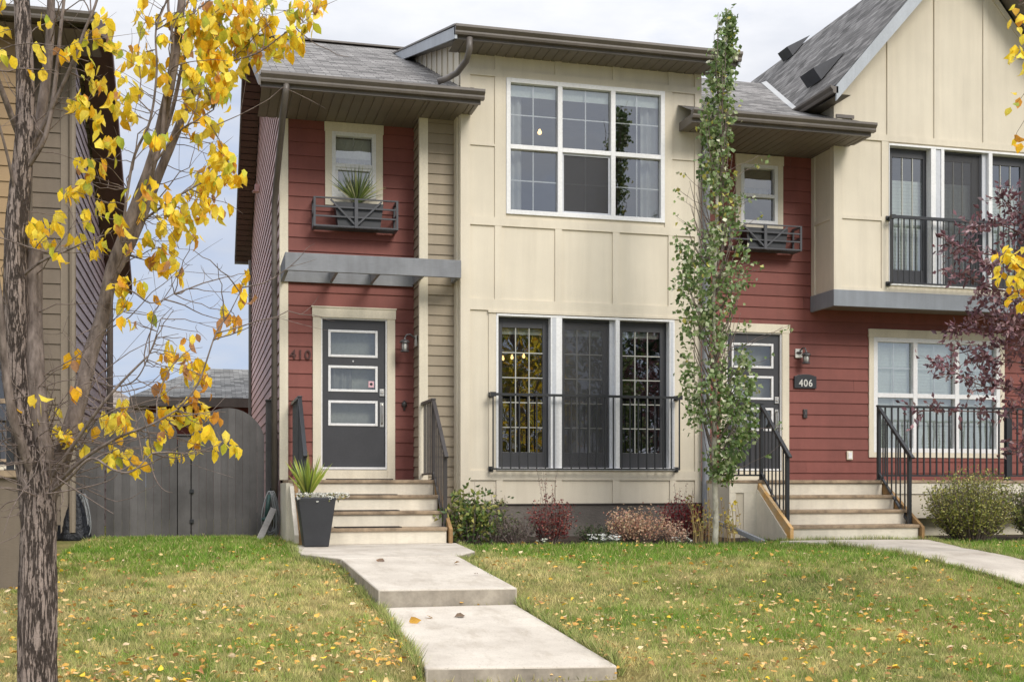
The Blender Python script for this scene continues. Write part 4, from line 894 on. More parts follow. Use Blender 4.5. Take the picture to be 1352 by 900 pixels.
# low porch column base in front of it
x1_ = X(30.5, 11.3); b = MB(); b.box((x1_-2.2, 11.3, -.25), (x1_, 12.5, .80)); pb_ = b.build('porch_base', M['taupe'], H3)
b = MB(); b.box((x1_-2.25, 11.25, .80), (x1_+.04, 12.55, .86)); b.build('porch_cap', M['nosing'], pb_)
pr_ = MB(); pr_.bar((x1_-2.1, 11.4, 1.78), (x1_-.1, 11.4, 1.78), .05, .04); po = pr_.build('porch_railing', M['iron'], H3)
rail_run(po, (x1_-2.1, 11.4, 1.776), (x1_-.1, 11.4, 1.776), .85, w=.018); post(po, x1_-.12, 11.4, .86, 1.78, .06)
b = MB(); b.box((-9, 12.5, -.2), (X(36, 16.3), YN-.52, .75)); b.build('porch_deck', M['taupe'], H3)
# fence with two arched gates
YFN = 17.3
FN = thing('fence', 'grey-brown board fence with two arched gates closing the gap between the houses', 'fence', (-1.5, YFN, 0))
def fz(py): return ZC+(YFN*1.0/ (cs+sn*.2))*(640-py)/F
def boards(par, x0, x1, topf, name='gate', y=YFN, seg=.105):
    b = MB(); n_ = round((x1-x0)/seg); w = (x1-x0)/n_
    for i in range(n_):
        a = x0+i*w; t_ = 1+random.uniform(-.16, .16); b.cur = (t_, t_, t_); yy = y+random.uniform(-.002, .002)
        ks = 4; top = [(a+w*k/ks*.975, topf(a+w*k/ks)) for k in range(ks+1)]; bt = -.04-.008*random.random()
        prof = [(a, bt)]+[(a+w*.975, bt)]+top[::-1]
        b.prism([(u, v) for u, v in prof], yy, yy+.02, lambda t, u, v: (u, t, v))
    b.cur = (.8, .8, .8)
    for z in (.25, 1.2): b.box((x0, y+.022, z), (x1, y+.06, z+.09))
    return b.build(name, M['fence'], par)
pxs = lambda px: X(px, YFN)
g0, g1 = pxs(253), pxs(349)
def arch(c, hw, lo, hi): return lambda x: lo+(hi-lo)*math.sqrt(max(0, 1-min(1, abs(x-c)/hw)**2.0))
boards(FN, g0, g1, arch((g0+g1)/2, (g1-g0)/2+.02, 1.28, 1.82))
boards(FN, pxs(140), pxs(234), arch((pxs(140)+pxs(234))/2, (pxs(234)-pxs(140))/2+.02, 1.36, 1.76))
boards(FN, pxs(78), pxs(138), lambda x: 1.62, 'side_panel')
for (a, c, zt0_) in ((234.8, 251.6, 1.42), (351, 361.5, 1.93)):
    b = MB(); b.box((pxs(a), YFN-.012, -.06), (pxs(c), YFN+.07, zt0_)); b.box((pxs(a)-.008, YFN-.038, zt0_), (pxs(c)+.008, YFN+.078, zt0_+.02)); b.build('post', M['fence'], FN, bevel=.004)
b = MB(); b.box((pxs(361.5), YFN+.0, -.05), (XL-.02, YFN+.03, 1.4)); b.build('filler_board', M['fence'], FN)
b = MB(); b.box((pxs(233), YFN+.07, -.05), (pxs(254), YFN+.09, 1.3)); b.build('backing_board', M['dark'], FN)
for zz in (.2, .62, 1.15): b = MB(); b.box((pxs(250.7), YFN-.035, zz), (pxs(256), YFN-.002, zz+.05)); b.build('hinge', M['iron'], FN)
def hip(name, label, px0, px1, pyE, pyR, Y0, dep, wallmat, roofmat, cat='garage', pxr=262):
    x0, x1 = X(px0, Y0), X(px1, Y0); ze, zr = Z((px0+px1)/2, pyE, Y0), Z((px0+px1)/2, pyR, Y0+dep/2)
    t = thing(name, label, cat, (x0, Y0, 0)); b = MB(); b.box((x0+.4, Y0+.4, -.1), (x1-.4, Y0+dep-.4, ze-.02)); b.build('wall', M[wallmat], t)
    ym = Y0+dep/2; h = X(pxr, ym)-x0; A = [(x0, Y0, ze), (x1, Y0, ze), (x1, Y0+dep, ze), (x0, Y0+dep, ze)]; R0, R1 = (x0+h, ym, zr), (x1-h, ym, zr); L = math.hypot(dep/2, zr-ze); b = MB()
    b.poly([A[0], A[1], R1, R0], [(0, 0), (x1-x0, 0), (x1-x0-h, L), (h, L)]); b.poly([A[2], A[3], R0, R1], [(0, 0), (x1-x0, 0), (x1-x0-h, L), (h, L)])
    b.poly([A[3], A[0], R0], [(0, 0), (dep, 0), (dep/2, L)]); b.poly([A[1], A[2], R1], [(0, 0), (dep, 0), (dep/2, L)]); b.build('roof', M[roofmat], t)
    b = MB(); b.box((x0+.001, Y0-.02, ze-.22), (x1-.001, Y0+.02, ze-.01)); b.box((x0-.02, Y0, ze-.221), (x0+.02, Y0+dep, ze-.011)); b.build('fascia', M['bronze'], t)
    b = MB(); b.poly([(x0, Y0, ze-.2), (x1, Y0, ze-.2), (x1, Y0+dep, ze-.2), (x0, Y0+dep, ze-.2)]); b.build('soffit', M['soffit'], t); return t
hip('detached_garage', 'dark red garage with grey hip roof seen above the arched fence gate', 172, 425, 525, 487, 29, 7.5, 'garagered', 'shingle3')
hip('detached_garage', 'low garage with brown-grey roof seen over the fence beside the left house', 60, 196, 537, 511, 33, 7, 'taupe', 'shingle2', pxr=138)
# ================================================================== GROUND AND PATHS
gxs = np.concatenate([np.linspace(-80, -8, 14), np.linspace(-7, 16, 93), np.linspace(17, 90, 14)])
gys = np.concatenate([np.linspace(-80, 0, 14), np.linspace(.5, 18, 88), np.linspace(19, 45, 12), np.linspace(60, 400, 8)])
GXm, GYm = np.meshgrid(gxs, gys); GZm = g(GXm, GYm)
nx_, ny_ = len(gxs), len(gys); idx = np.arange(nx_*ny_).reshape(ny_, nx_)
quads = np.stack([idx[:-1, :-1], idx[:-1, 1:], idx[1:, 1:], idx[1:, :-1]], -1).reshape(-1, 4)
m, n, b_ = nt('lawn_soil'); p = pos(n)
c1 = ramp(n, noise(n, p, .55, 5, .6), [(.35, (.13, .16, .045)), (.62, (.34, .28, .12))]); c2 = ramp(n, noise(n, p, 38, 4, .7), [(.3, (.5, .5, .5)), (.7, (1.4, 1.4, 1.3))])
n.links.new(mixc(n, c1, c2, .9, 'MULTIPLY'), b_.inputs['Base Color']); b_.inputs['Roughness'].default_value = .95; b_.inputs['Specular IOR Level'].default_value = .1; bump(n, b_, noise(n, p, 45, 4, .7), 1, .03)
o = np_mesh('lawn', np.stack([GXm.ravel(), GYm.ravel(), GZm.ravel()], 1), quads.ravel(), np.full(len(quads), 4), None, m, smooth=True); tag(o, kind='structure')
def slab(name, top, th, mat='conc', side='concside'):
    """top: list of world points, counter-clockwise"""
    b = MB(); n_ = len(top); b.poly(top); o = None
    me = MB(); me.poly(top); me.poly([(p[0], p[1], p[2]-th) for p in top][::-1])
    for i in range(n_):
        a, c = top[i], top[(i+1) % n_]; me.poly([a, c, (c[0], c[1], c[2]-th), (a[0], a[1], a[2]-th)])
    o = me.build(name, M[mat]); o.data.materials.append(M[side])
    for i, pl in enumerate(o.data.polygons): pl.material_index = 1 if i > 1 else 0
    import bmesh
    bm = bmesh.new(); bm.from_mesh(o.data); bmesh.ops.remove_doubles(bm, verts=bm.verts, dist=1e-4); bmesh.ops.recalc_face_normals(bm, faces=bm.faces); bm.to_mesh(o.data); bm.free()
    m_ = o.modifiers.new('bevel', 'BEVEL'); m_.width = .014; m_.segments = 3; m_.limit_method = 'ANGLE'; m_.material = 0
    return tag(o, kind='structure')
PAD = [Vector((X(383, 14.72), 14.73, 0)), Vector((X(398, 12.9), 12.9, -.004)), Vector((X(450.5, 12.05), 12.05, -.008)), Vector((X(604, 12.25), 12.25, -.008)), Vector((X(627, 12.95), 12.95, -.004)), Vector((X(603, 14.72), 14.73, 0))]
slab('entrance_pad', PAD, .2)
S1 = [P(499.5, 778, 10), P(683, 775.5, 10), Vector((X(604, 12.25), 12.24, -.012)), Vector((X(450.5, 12.05), 12.04, -.012))]
slab('garden_path', S1, .24)
S2 = [P(562, 881, 7.6), P(815, 878, 7.6), Vector((S1[1].x-.02, 9.985, -.303)), Vector((S1[0].x+.04, 9.985, -.303))]
slab('garden_path', S2, .24)
S3z = S2[0].z-.20
S3 = [Vector((S2[0].x-.02, 4.4, S3z-.05)), Vector((S2[1].x+.02, 4.4, S3z-.05)), Vector((S2[1].x+.02, 7.585, S3z)), Vector((S2[0].x-.02, 7.585, S3z))]
slab('garden_path', S3, .24)
near = [(1030, 716.5), (1090, 719.5), (1140, 726), (1190, 734), (1240, 744), (1290, 757), (1330, 768), (1375, 782), (1430, 800)]
far = [(1470, 775), (1400, 755), (1352, 742.5), (1300, 731), (1262, 723), (1225, 714.6)]
def resam(L, n_):
    L = [gp(*p) for p in L]; d = [0]
    for a, c in zip(L, L[1:]): d.append(d[-1]+(c-a).length)
    return [Vector([float(np.interp(d[-1]*i/n_, d, [v[k] for v in L])) for k in range(3)]) for i in range(n_+1)]
rn, rf_ = resam(near, 24), resam(far[::-1], 24); b = MB(); RP = rn+rf_[::-1]
def lift(v, e=.03): return (v.x, v.y, float(g(v.x, v.y))+e)
for i in range(24):
    for k in range(4):
        q = lambda i_, k_: lift(rn[i_].lerp(rf_[i_], k_/4))
        b.poly([q(i, k), q(i+1, k), q(i+1, k+1), q(i, k+1)])
    b.poly([lift(rn[i]), lift(rn[i+1]), lift(rn[i+1], -.1), lift(rn[i], -.1)]); b.poly([lift(rf_[i]), lift(rf_[i+1]), lift(rf_[i+1], -.1), lift(rf_[i], -.1)])
o = b.build('front_walk', M['conc']); tag(o, kind='structure')
# planting bed
BED = [(3.05, 14.62), (3.35, 14.42), (5, 14.36), (6.4, 14.3), (7.3, 14.38), (7.5, 14.6), (7.45, 15.3), (7.45, 16.3), (3.05, 16.6)]
b = MB(); b.poly([(x, y, float(g(x, y))+.012) for x, y in BED]); o = b.build('planting_bed', M['soil']); tag(o, kind='structure')
BED2 = [(9.62, 14.5), (10.2, 14.2), (11.4, 14.05), (13.2, 13.9), (13.2, 15.3), (9.62, 15.3)]
b = MB(); b.poly([(x, y, float(g(x, y))+.012) for x, y in BED2]); o = b.build('planting_bed', M['soil']); tag(o, kind='structure')
b = MB(); b.box((-80, -7.5, -1.6), (90, -.8, -1.09)); o = b.build('road', surf('asphalt', (.055, .055, .056), .9, .15, 2, 90, .4, .004)); tag(o, kind='structure')
# ------------------------------------------------------------------ grass
def inpoly(x, y, poly):
    c = np.zeros(len(x), bool); n_ = len(poly)
    for i in range(n_):
        x0, y0 = poly[i][0], poly[i][1]; x1, y1 = poly[(i+1) % n_][0], poly[(i+1) % n_][1]
        cond = ((y0 > y) != (y1 > y)); c ^= cond & (x < (x1-x0)*(y-y0)/((y1-y0) if abs(y1-y0) > 1e-9 else 1e-9)+x0)
    return c
def vnoise(x, y, f, seed=0):
    r = np.random.default_rng(seed); G = r.random((64, 64)); u, v = x*f+100, y*f+100; i, j = np.floor(u).astype(int), np.floor(v).astype(int); a, b = u-i, v-j; a = a*a*(3-2*a); b = b*b*(3-2*b)
    q = lambda p, s: G[p % 64, s % 64]
    return (q(i, j)*(1-a)+q(i+1, j)*a)*(1-b)+(q(i, j+1)*(1-a)+q(i+1, j+1)*a)*b
polys = [[(p[0], p[1]) for p in q] for q in (PAD, S1, S2, S3, RP)]+[BED, BED2]
def blocked(x, y):
    m_ = np.zeros(len(x), bool)
    for q in polys: m_ |= inpoly(x, y, q)
    m_ |= (y > 17.25) & (x < 1.0) | (y > 16.2) & (x > 1.0) | (y > 14.65) & (x > 1.05) & (x < 3.1) | (y > 15.28) & (x > 7.4)
    m_ |= (x < x1_+.02) & (y > 11.28) | (x < X(91, YN)) & (y > YN-.55)
    return m_
NB = 400000
yy = 5.2+(17.3-5.2)*RNG.random(NB)**1.25; half = .47
u = RNG.uniform(-.50, .50, NB); xx = yy*(sn+cs*u)/(cs-sn*u)
ok = ~blocked(xx, yy); xx, yy = xx[ok], yy[ok]; nb = len(xx); zz = g(xx, yy)
big = vnoise(xx, yy, .45, 1)*.45+vnoise(xx, yy, 1.3, 2)*.35+vnoise(xx, yy, 3.2, 12)*.2; fine_ = vnoise(xx, yy, 8, 3)*.6+vnoise(xx, yy, 17, 4)*.4
lush = np.clip(ss(11.6, 14.2, yy)*.75+ss(11.2, 13.2, yy)*ss(3, 4, xx)*.55+ss(3.0, 4.5, xx)*ss(10.2, 12.2, yy)*.45 + (big-.5)*1.9 - .14*ss(2, -1, xx)+.10+.30*ss(2.5, 4.5, xx), 0, 1)
straw = np.clip(1-lush-.20+(fine_-.5)*1.5, 0, 1)
straw = np.where(RNG.random(nb) < .12, 1, straw); 
G1 = np.array([.18, .37, .05]); G2 = np.array([.38, .50, .09]); ST = np.array([.95, .78, .40])
r = RNG.random(nb)[:, None]
colr = (G1*(1-r)+G2*r); colr = colr*(1-.55*np.clip(lush-.7, 0, 1)[:, None])+np.array([.10, .36, .025])*.55*np.clip(lush-.7, 0, 1)[:, None]; colr = colr*(1-straw[:, None]*.88)+ST*straw[:, None]*.88
colr *= RNG.uniform(.65, 1.3, nb)[:, None]*(.72+.56*vnoise(xx, yy, 11, 21))[:, None]
hgt = RNG.uniform(.016, .050, nb)*(1+.3*lush)*(.65+.8*vnoise(xx, yy, 6, 31)); wd = RNG.uniform(.0022, .0042, nb)*(yy/9)
az = RNG.uniform(0, 2*np.pi, nb); wd *= 1.15; ln = RNG.uniform(.1, 1.15, nb)*hgt; a2 = RNG.uniform(0, 2*np.pi, nb)
v0 = np.stack([xx-np.cos(az)*wd, yy-np.sin(az)*wd, zz-.004], 1); v1 = np.stack([xx+np.cos(az)*wd, yy+np.sin(az)*wd, zz-.004], 1)
v2 = np.stack([xx+np.cos(a2)*ln, yy+np.sin(a2)*ln, zz+hgt], 1)
ev = []
for q in (PAD, S1, S2, RP):
    for i in range(len(q)):
        a, c = q[i], q[(i+1) % len(q)]
        if abs(a[1]-c[1]) < .35*abs(a[0]-c[0]) and q is not RP and q is not PAD: continue
        L_ = math.hypot(a[0]-c[0], a[1]-c[1]); m_ = int(L_*620)
        if m_ < 2: continue
        t_ = RNG.random(m_); nx_e, ny_e = (c[1]-a[1])/L_, -(c[0]-a[0])/L_; cxm = np.mean([p_[0] for p_ in q]); cym = np.mean([p_[1] for p_ in q]); sgn = np.sign((a[0]-cxm)*nx_e+(a[1]-cym)*ny_e) or 1
        o_ = sgn*RNG.uniform(.004, .05, m_); ev.append(np.stack([a[0]+(c[0]-a[0])*t_+nx_e*o_, a[1]+(c[1]-a[1])*t_+ny_e*o_], 1))
ev = np.concatenate(ev); okk = ~blocked(ev[:, 0], ev[:, 1]); ev = ev[okk]; me_ = len(ev); ez = g(ev[:, 0], ev[:, 1]); eh = RNG.uniform(.04, .10, me_)*(.5+vnoise(ev[:, 0], ev[:, 1], 5, 41)); ea = RNG.uniform(0, 6.28, me_); el_ = eh*RNG.uniform(.2, .9, me_); ew = RNG.uniform(.003, .005, me_)
w0 = np.stack([ev[:, 0]-np.cos(ea)*ew, ev[:, 1]-np.sin(ea)*ew, ez-.004], 1); w1_ = np.stack([ev[:, 0]+np.cos(ea)*ew, ev[:, 1]+np.sin(ea)*ew, ez-.004], 1); ea2 = RNG.uniform(0, 6.28, me_); w2_ = np.stack([ev[:, 0]+np.cos(ea2)*el_, ev[:, 1]+np.sin(ea2)*el_, ez+eh], 1)
ec = G1*(1-RNG.random((me_, 1)))+ST*RNG.random((me_, 1))*.7
v0 = np.concatenate([v0, w0]); v1 = np.concatenate([v1, w1_]); v2 = np.concatenate([v2, w2_]); colr = np.concatenate([colr, ec]); nb = len(v0)
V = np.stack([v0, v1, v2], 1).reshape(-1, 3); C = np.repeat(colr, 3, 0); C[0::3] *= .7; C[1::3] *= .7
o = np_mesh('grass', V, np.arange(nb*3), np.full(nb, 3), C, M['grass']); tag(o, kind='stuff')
# ------------------------------------------------------------------ leaves
LT = np.array([(0,0,0),(-.30,.33,.07),(0,.38,-.02),(.30,.33,.07),(-.24,.68,.04),(0,.72,-.05),(.24,.68,.04),(0,1,-.16)])
LF = [(0,2,1),(0,3,2),(1,2,5,4),(2,3,6,5),(4,5,7),(5,6,7)]
LT2 = np.array([(0,0,0),(-.32,.48,.06),(0,1,-.05),(.32,.48,.06),(0,.5,-.04)]); LF2 = [(0,4,1),(1,4,2),(0,3,4),(4,3,2)]
LT3 = np.array([(0,0,0),(-.2,.45,.05),(0,1,-.03),(.2,.45,.05)]); LF3 = [(0,2,1),(0,3,2)]
def leaves(name, Pn, D, size, C, mat, parent=None, tpl='near', wide=1.0, nrm=None):
    n_ = len(Pn); Tm, Fm = {'near': (LT, LF), 'mid': (LT2, LF2), 'far': (LT3, LF3)}[tpl]; Pn = np.asarray(Pn); D = np.asarray(D); D = D/np.linalg.norm(D, axis=1)[:, None]
    R = RNG.normal(size=(n_, 3)) if nrm is None else nrm+RNG.normal(size=(n_, 3))*.45
    Wd = np.cross(D, R); Wd /= np.linalg.norm(Wd, axis=1)[:, None]+1e-9; Nn = np.cross(Wd, D)
    size = np.asarray(size)[:, None, None]
    curl = RNG.uniform(-.6, 1.5, (n_, 1, 1))
    V = Pn[:, None, :]+size*(Tm[None, :, 0, None]*wide*Wd[:, None, :]+Tm[None, :, 1, None]*D[:, None, :]+Tm[None, :, 2, None]*curl*2.0*Nn[:, None, :])
    k = len(Tm); base = np.array([i for f in Fm for i in f]); fs = np.array([len(f) for f in Fm])
    idx = (base[None, :]+np.arange(n_)[:, None]*k).ravel(); Cc = np.repeat(C, k, 0)*RNG.uniform(.86, 1.12, (n_*k, 1))
    if tpl == 'near':
        am = (RNG.random((n_, 1, 1))**2)*np.array([0, .35, 0, .35, .55, .15, .55, 1.0])[None, :, None]; Cc = (Cc.reshape(n_, k, 3)*(1-am*.75)+np.array([.34, .17, .05])*am*.75).reshape(-1, 3)
    return np_mesh(name, V.reshape(-1, 3), idx, np.tile(fs, n_), Cc, mat, parent, tuple(ORG[parent.name]) if parent is not None else (0, 0, 0), smooth=(tpl == 'near'))
def pick(pal, n_, w=None):
    pal = np.array(pal); i = RNG.choice(len(pal), n_, p=None if w is None else np.array(w)/sum(w)); return pal[i]*RNG.uniform(.82, 1.18, (n_, 1))
YEL = [(.97, .70, .04), (.98, .80, .10), (.85, .48, .02), (.66, .30, .04), (.62, .62, .06), (.42, .50, .06), (.50, .26, .12)]
# fallen leaves on the grass
NL = 12500
yl = 5.4+(16.8-5.4)*RNG.random(NL)**1.35; u = RNG.uniform(-.5, .5, NL); xl = yl*(sn+cs*u)/(cs-sn*u); ok = ~blocked(xl, yl); xl, yl = xl[ok], yl[ok]
keep = RNG.random(len(xl)) < np.clip(1.25-(yl-7)*.135, .06, 1)*np.clip(2.4*vnoise(xl, yl, .8, 8)*vnoise(xl, yl, 3.1, 9)+.12, 0, 1); xl, yl = xl[keep], yl[keep]
dx_, dy_ = [], []
for (cx_, cy_, n__, sp_) in [(1.25, 7.9, 70, .16), (1.3, 8.5, 50, .12), (1.36, 9.3, 30, .10), (2.75, 8.8, 30, .12), (4.2, 8.4, 26, .25), (5.3, 9.5, 24, .3), (-.4, 7.9, 60, .35), (.3, 8.6, 40, .3), (6.5, 10.2, 26, .35), (-1.6, 9.2, 40, .4), (8.2, 10.3, 30, .3), (3.4, 7.8, 40, .35), (5.2, 7.9, 40, .4), (1.3, 12.1, 12, .08)]:
    dx_ += list(RNG.normal(cx_, sp_, n__)); dy_ += list(RNG.normal(cy_, sp_*1.3, n__))
dx_, dy_ = np.array(dx_), np.array(dy_); okd = ~blocked(dx_, dy_); xl = np.concatenate([xl, dx_[okd]]); yl = np.concatenate([yl, dy_[okd]]); nl = len(xl)
Pn = np.stack([xl, yl, g(xl, yl)+RNG.uniform(.02, .05, nl)], 1); a = RNG.uniform(0, 2*np.pi, nl); D = np.stack([np.cos(a), np.sin(a), RNG.uniform(-.25, .35, nl)], 1)
C = pick([(.80, .46, .10), (.66, .36, .10), (.80, .56, .26), (.74, .58, .36), (.45, .22, .09), (.88, .58, .05)], nl, [3, 4, 4, 2, 2.5, 1.2])
o = leaves('fallen_leaves', Pn, D, RNG.uniform(.022, .066, nl), C, M['litter'], tpl='near', wide=.95, nrm=np.tile([0, 0, 1.], (nl, 1))); tag(o, kind='stuff')
b = 0
for (px, py, Yz, sz_, cl_, lab) in ((540, 815, -.31, .09, (.60, .34, .06), 'yellow-brown fallen leaf nearest the step on the lower path slab, left'), (571, 810.5, -.305, .07, (.62, .36, .07), 'small tan fallen leaf second from the left on the lower path slab'), (614, 808.5, -.304, .09, (.16, .11, .07), 'dark brown fallen leaf lying right of the two yellow ones on the lower path slab'), (508, 738, -.01, .09, (.17, .12, .09), 'dark fallen leaf in the middle of the upper concrete slab'), (603, 741, -.03, .08, (.42, .27, .13), 'brown fallen leaf by the right edge of the upper concrete slab'), (627, 754, -.07, .05, (.16, .12, .09), 'tiny dark fallen leaf farther down the right side of the upper slab')):
    t_ = (ZC-Yz)*F/(py-640); uu = (px-676)/F; Yp = t_*(cs-sn*uu); an = random.uniform(0, 6.28)
    if py < 800:
        f_ = (12.2-Yp)/2.2; zz_ = -.012+(S1[0].z+.012)*max(0, min(1, f_))
    else: zz_ = S2[2].z+(S2[0].z-S2[2].z)*(9.985-Yp)/2.385
    pt = thing if 0 else None; v = Vector((X(px, Yp), Yp, zz_+.012)); ORG['_tmp'] = v
    o = leaves('fallen_leaf', np.array([tuple(v)]), np.array([(math.cos(an), math.sin(an)*.4, .08)]), [sz_], np.array([cl_]), M['litter'], wide=1.3, nrm=np.array([[0, 0, 1.]]))
    me = o.data; me.transform(Matrix.Translation(-v)); o.location = v; tag(o, lab, 'leaf', 'single leaves lying on the concrete path')
# ================================================================== TREES
def bez(a, b, c, n_):
    return [a*(1-t)**2+b*2*t*(1-t)+c*t*t for t in [i/n_ for i in range(n_+1)]]
class Tree:
    def __init__(s, name, label, cat, base, tree_group=None): s.t = thing(name, label, cat, base, tree_group); s.big = MB(); s.tw = MB(); s.lp = []; s.ld = []; s.ls = []; s.lc = []; s.limbs = []
    def limb(s, pts, r0, r1, seg=10, wob=.0, big=True, reg=True, jit=.0):
        pts = [Vector(p) for p in pts]; out = []
        # smooth resample (Catmull-Rom)
        q = [pts[0]]+pts+[pts[-1]]
        for i in range(1, len(q)-2):
            for k in range(6):
                t = k/6; p0, p1, p2, p3 = q[i-1], q[i], q[i+1], q[i+2]
                v = .5*((2*p1)+(p2-p0)*t+(2*p0-5*p1+4*p2-p3)*t*t+(3*p1-p0-3*p2+p3)*t**3)
                out.append(v+Vector((random.gauss(0, jit), random.gauss(0, jit), 0)))
        out.append(pts[-1]); n_ = len(out); rr = [r0+(r1-r0)*i/(n_-1) for i in range(n_)]
        (s.big if big else s.tw).tube(out, rr, seg, wob)
        if reg: s.limbs += [(o_, r_) for o_, r_ in zip(out, rr)]
        return out
    def twig(s, a, b, r0=.006, r1=.0022, bend=.12, seg=4, side=0):
        a, b = Vector(a), Vector(b); L = (b-a).length; mid = (a+b)/2+Vector((random.gauss(0, 1), random.gauss(0, .6), random.gauss(.2, 1)))*L*bend
        n_ = 7; pts = [p+Vector((random.gauss(0, 1), random.gauss(0, 1), random.gauss(0, 1)))*L*.012 for p in bez(a, mid, b, n_)]; pts[0] = a
        s.tw.tube(pts, [r0+(r1-r0)*i/n_ for i in range(n_+1)], seg, cap=False)
        for k in range(side):
            p = pts[random.randint(2, n_)]; d = (b-a).normalized()*random.uniform(.2, 1)+Vector((random.gauss(0, .7), random.gauss(0, .5), random.gauss(.15, .7)))
            e_ = p+d*L*random.uniform(.15, .4); m2 = (p+e_)/2+Vector((random.gauss(0, 1), random.gauss(0, 1), random.gauss(0, 1)))*L*.03
            s.tw.tube(bez(p, m2, e_, 4), [r1*1.1]*3+[r1*.8, r1*.5], 3, cap=False)
        return pts
    def nearest(s, p, minr=0): 
        best = min((l for l in s.limbs if l[1] >= minr), key=lambda l: (l[0]-p).length+ (0 if l[0].z < p.z+.1 else .5)); return best[0]
    def leafcluster(s, c, rad, n_, size, pal, w=None, droop=.9, depth=None):
        for _ in range(n_):
            s.lp.append((c[0]+random.gauss(0, rad*.55), c[1]+random.gauss(0, (depth or rad)*.7), c[2]+random.gauss(0, rad*.5))); s.ld.append((random.gauss(0, .5), random.gauss(0, .5), -droop+random.gauss(0, .4)))
            s.ls.append(size*random.uniform(.7, 1.2))
        s.lc.append(pick(pal, n_, w))
    def finish(s, bark, twig, leafmat, tpl='near', wide=1.0, trunk='trunk', crown='crown', nrm=None):
        s.big.build(trunk, M[bark], s.t, smooth=True)
        if s.tw.v: s.tw.build('branches', M[twig], s.t, smooth=True)
        if s.lp: leaves(crown, s.lp, s.ld, s.ls, np.concatenate(s.lc), M[leafmat], s.t, tpl, wide, nrm)
# ---- left tree
YTR = 7.3
base = Vector((X(50, YTR), YTR, float(g(X(50, YTR), YTR))-.1))
TR = Tree('autumn_tree', 'large rough-barked tree with yellow autumn leaves at the left edge of the lawn', 'tree', tuple(base))
def q3(px, py, dy=0.0): return P(px, py, YTR+dy)
tr_pts = [base+Vector((0, 0, -.05)), q3(49, 860), q3(50, 760), q3(52, 690), q3(55, 640)]
def bark_tube(tree, pts, r0, r1, seg=26, amp=.10):
    pts = [Vector(p) for p in pts]; q = [pts[0]]+pts+[pts[-1]]; out = []
    for i in range(1, len(q)-2):
        for k in range(10):
            t = k/10; p0, p1, p2, p3 = q[i-1], q[i], q[i+1], q[i+2]; out.append(.5*((2*p1)+(p2-p0)*t+(2*p0-5*p1+4*p2-p3)*t*t+(3*p1-p0-3*p2+p3)*t**3))
    out.append(pts[-1]); b = tree.big; n0 = len(b.v); m_ = len(out); ph = [random.random()*6.28 for _ in range(8)]
    for i, c in enumerate(out):
        r = r0+(r1-r0)*i/(m_-1); tree.limbs.append((c, r))
        for k in range(seg):
            a = 2*math.pi*k/seg; rr = r*(1+amp*(.5*math.sin(a*7+ph[0]+i*.13)+.35*math.sin(a*11+ph[1]-i*.21)+.3*math.sin(a*3+ph[2]+i*.09)+random.uniform(-.35, .35)))
            b.vert(c+Vector((math.cos(a)*rr, math.sin(a)*rr, 0)))
    for i in range(m_-1):
        for k in range(seg): b.f.append([n0+i*seg+k, n0+i*seg+(k+1) % seg, n0+(i+1)*seg+(k+1) % seg, n0+(i+1)*seg+k])
_b = TR.big
bark_tube(TR, tr_pts[:-1]+[q3(50, 640), q3(44, 590)], .110, .088)
bark_tube(TR, [q3(49, 700), q3(40, 620, .02), q3(29, 540, .03), q3(24, 470, .03), q3(21, 400), q3(21, 320), q3(27, 240), q3(33, 170, -.03), q3(33, 90), q3(29, 0), q3(26, -80, .1), q3(20, -200, .1), q3(25, -340)], .084, .03, 20, .08)
TR.big = MB()
TR.limb([q3(58, 668), q3(60, 610, -.02), q3(52, 550), q3(47, 480), q3(44, 410, .05), q3(45, 330, .05)], .05, .05, 12, .08)
TR.limb([q3(52, 700), q3(60, 665), q3(78, 615, .05), q3(92, 570, .1), q3(107, 520, .12), q3(120, 465, .15), q3(136, 415, .15), q3(147, 360, .15), q3(163, 315, .15), q3(183, 262, .15), q3(200, 215, .1), q3(214, 160, .1), q3(225, 110), q3(234, 55), q3(240, 0), q3(246, -70), q3(260, -160)], .056, .018, 12, .06)
TR.limb([q3(150, 360, .15), q3(168, 330, .2), q3(190, 280, .25), q3(212, 225, .25), q3(234, 172, .25), q3(252, 125, .25), q3(266, 85, .25), q3(284, 40, .2), q3(302, -5, .2), q3(325, -60, .2), q3(350, -130)], .034, .012, 10, .06)
TR.limb([q3(187, 270, .2), q3(205, 212, .3), q3(226, 150, .35), q3(240, 90, .35), q3(252, 40, .3), q3(262, -20, .3)], .016, .008, 8)
TR.limb([q3(190, 250), q3(212, 190), q3(218, 130), q3(228, 60, -.1), q3(222, 0, -.1), q3(235, -60)], .014, .006, 8)
TR.limb([q3(160, 320), q3(175, 215), q3(198, 160, -.1), q3(207, 95, -.1), q3(206, 40, -.1), q3(220, 0, -.1), q3(232, -50, -.1)], .009, .004, 7)
TR.limb([q3(38, 205), q3(52, 165, .1), q3(60, 110, .15), q3(66, 50, .15), q3(68, -10, .15), q3(75, -90, .15)], .036, .018, 10, .06)
TR.limb([q3(30, 230), q3(60, 180, -.1), q3(73, 110, -.1), q3(80, 40, -.1), q3(88, -30, -.1)], .016, .008, 8)
TR.limb([q3(38, 200), q3(65, 150, -.1), q3(95, 85, -.2), q3(112, 40, -.2), q3(128, 0, -.2), q3(140, -60, -.2)], .012, .006, 8)
TR.limb([q3(22, 370), q3(55, 345, -.1), q3(90, 330, -.2), q3(115, 318, -.25)], .010, .004, 7)
TR.limb([q3(24, 175), q3(10, 140, -.1), q3(-10, 80, -.2), q3(-25, -20, -.2)], .02, .01, 8)
TR.limb([q3(22, 270), q3(12, 215, -.1), q3(-5, 150, -.2)], .012, .005, 8)
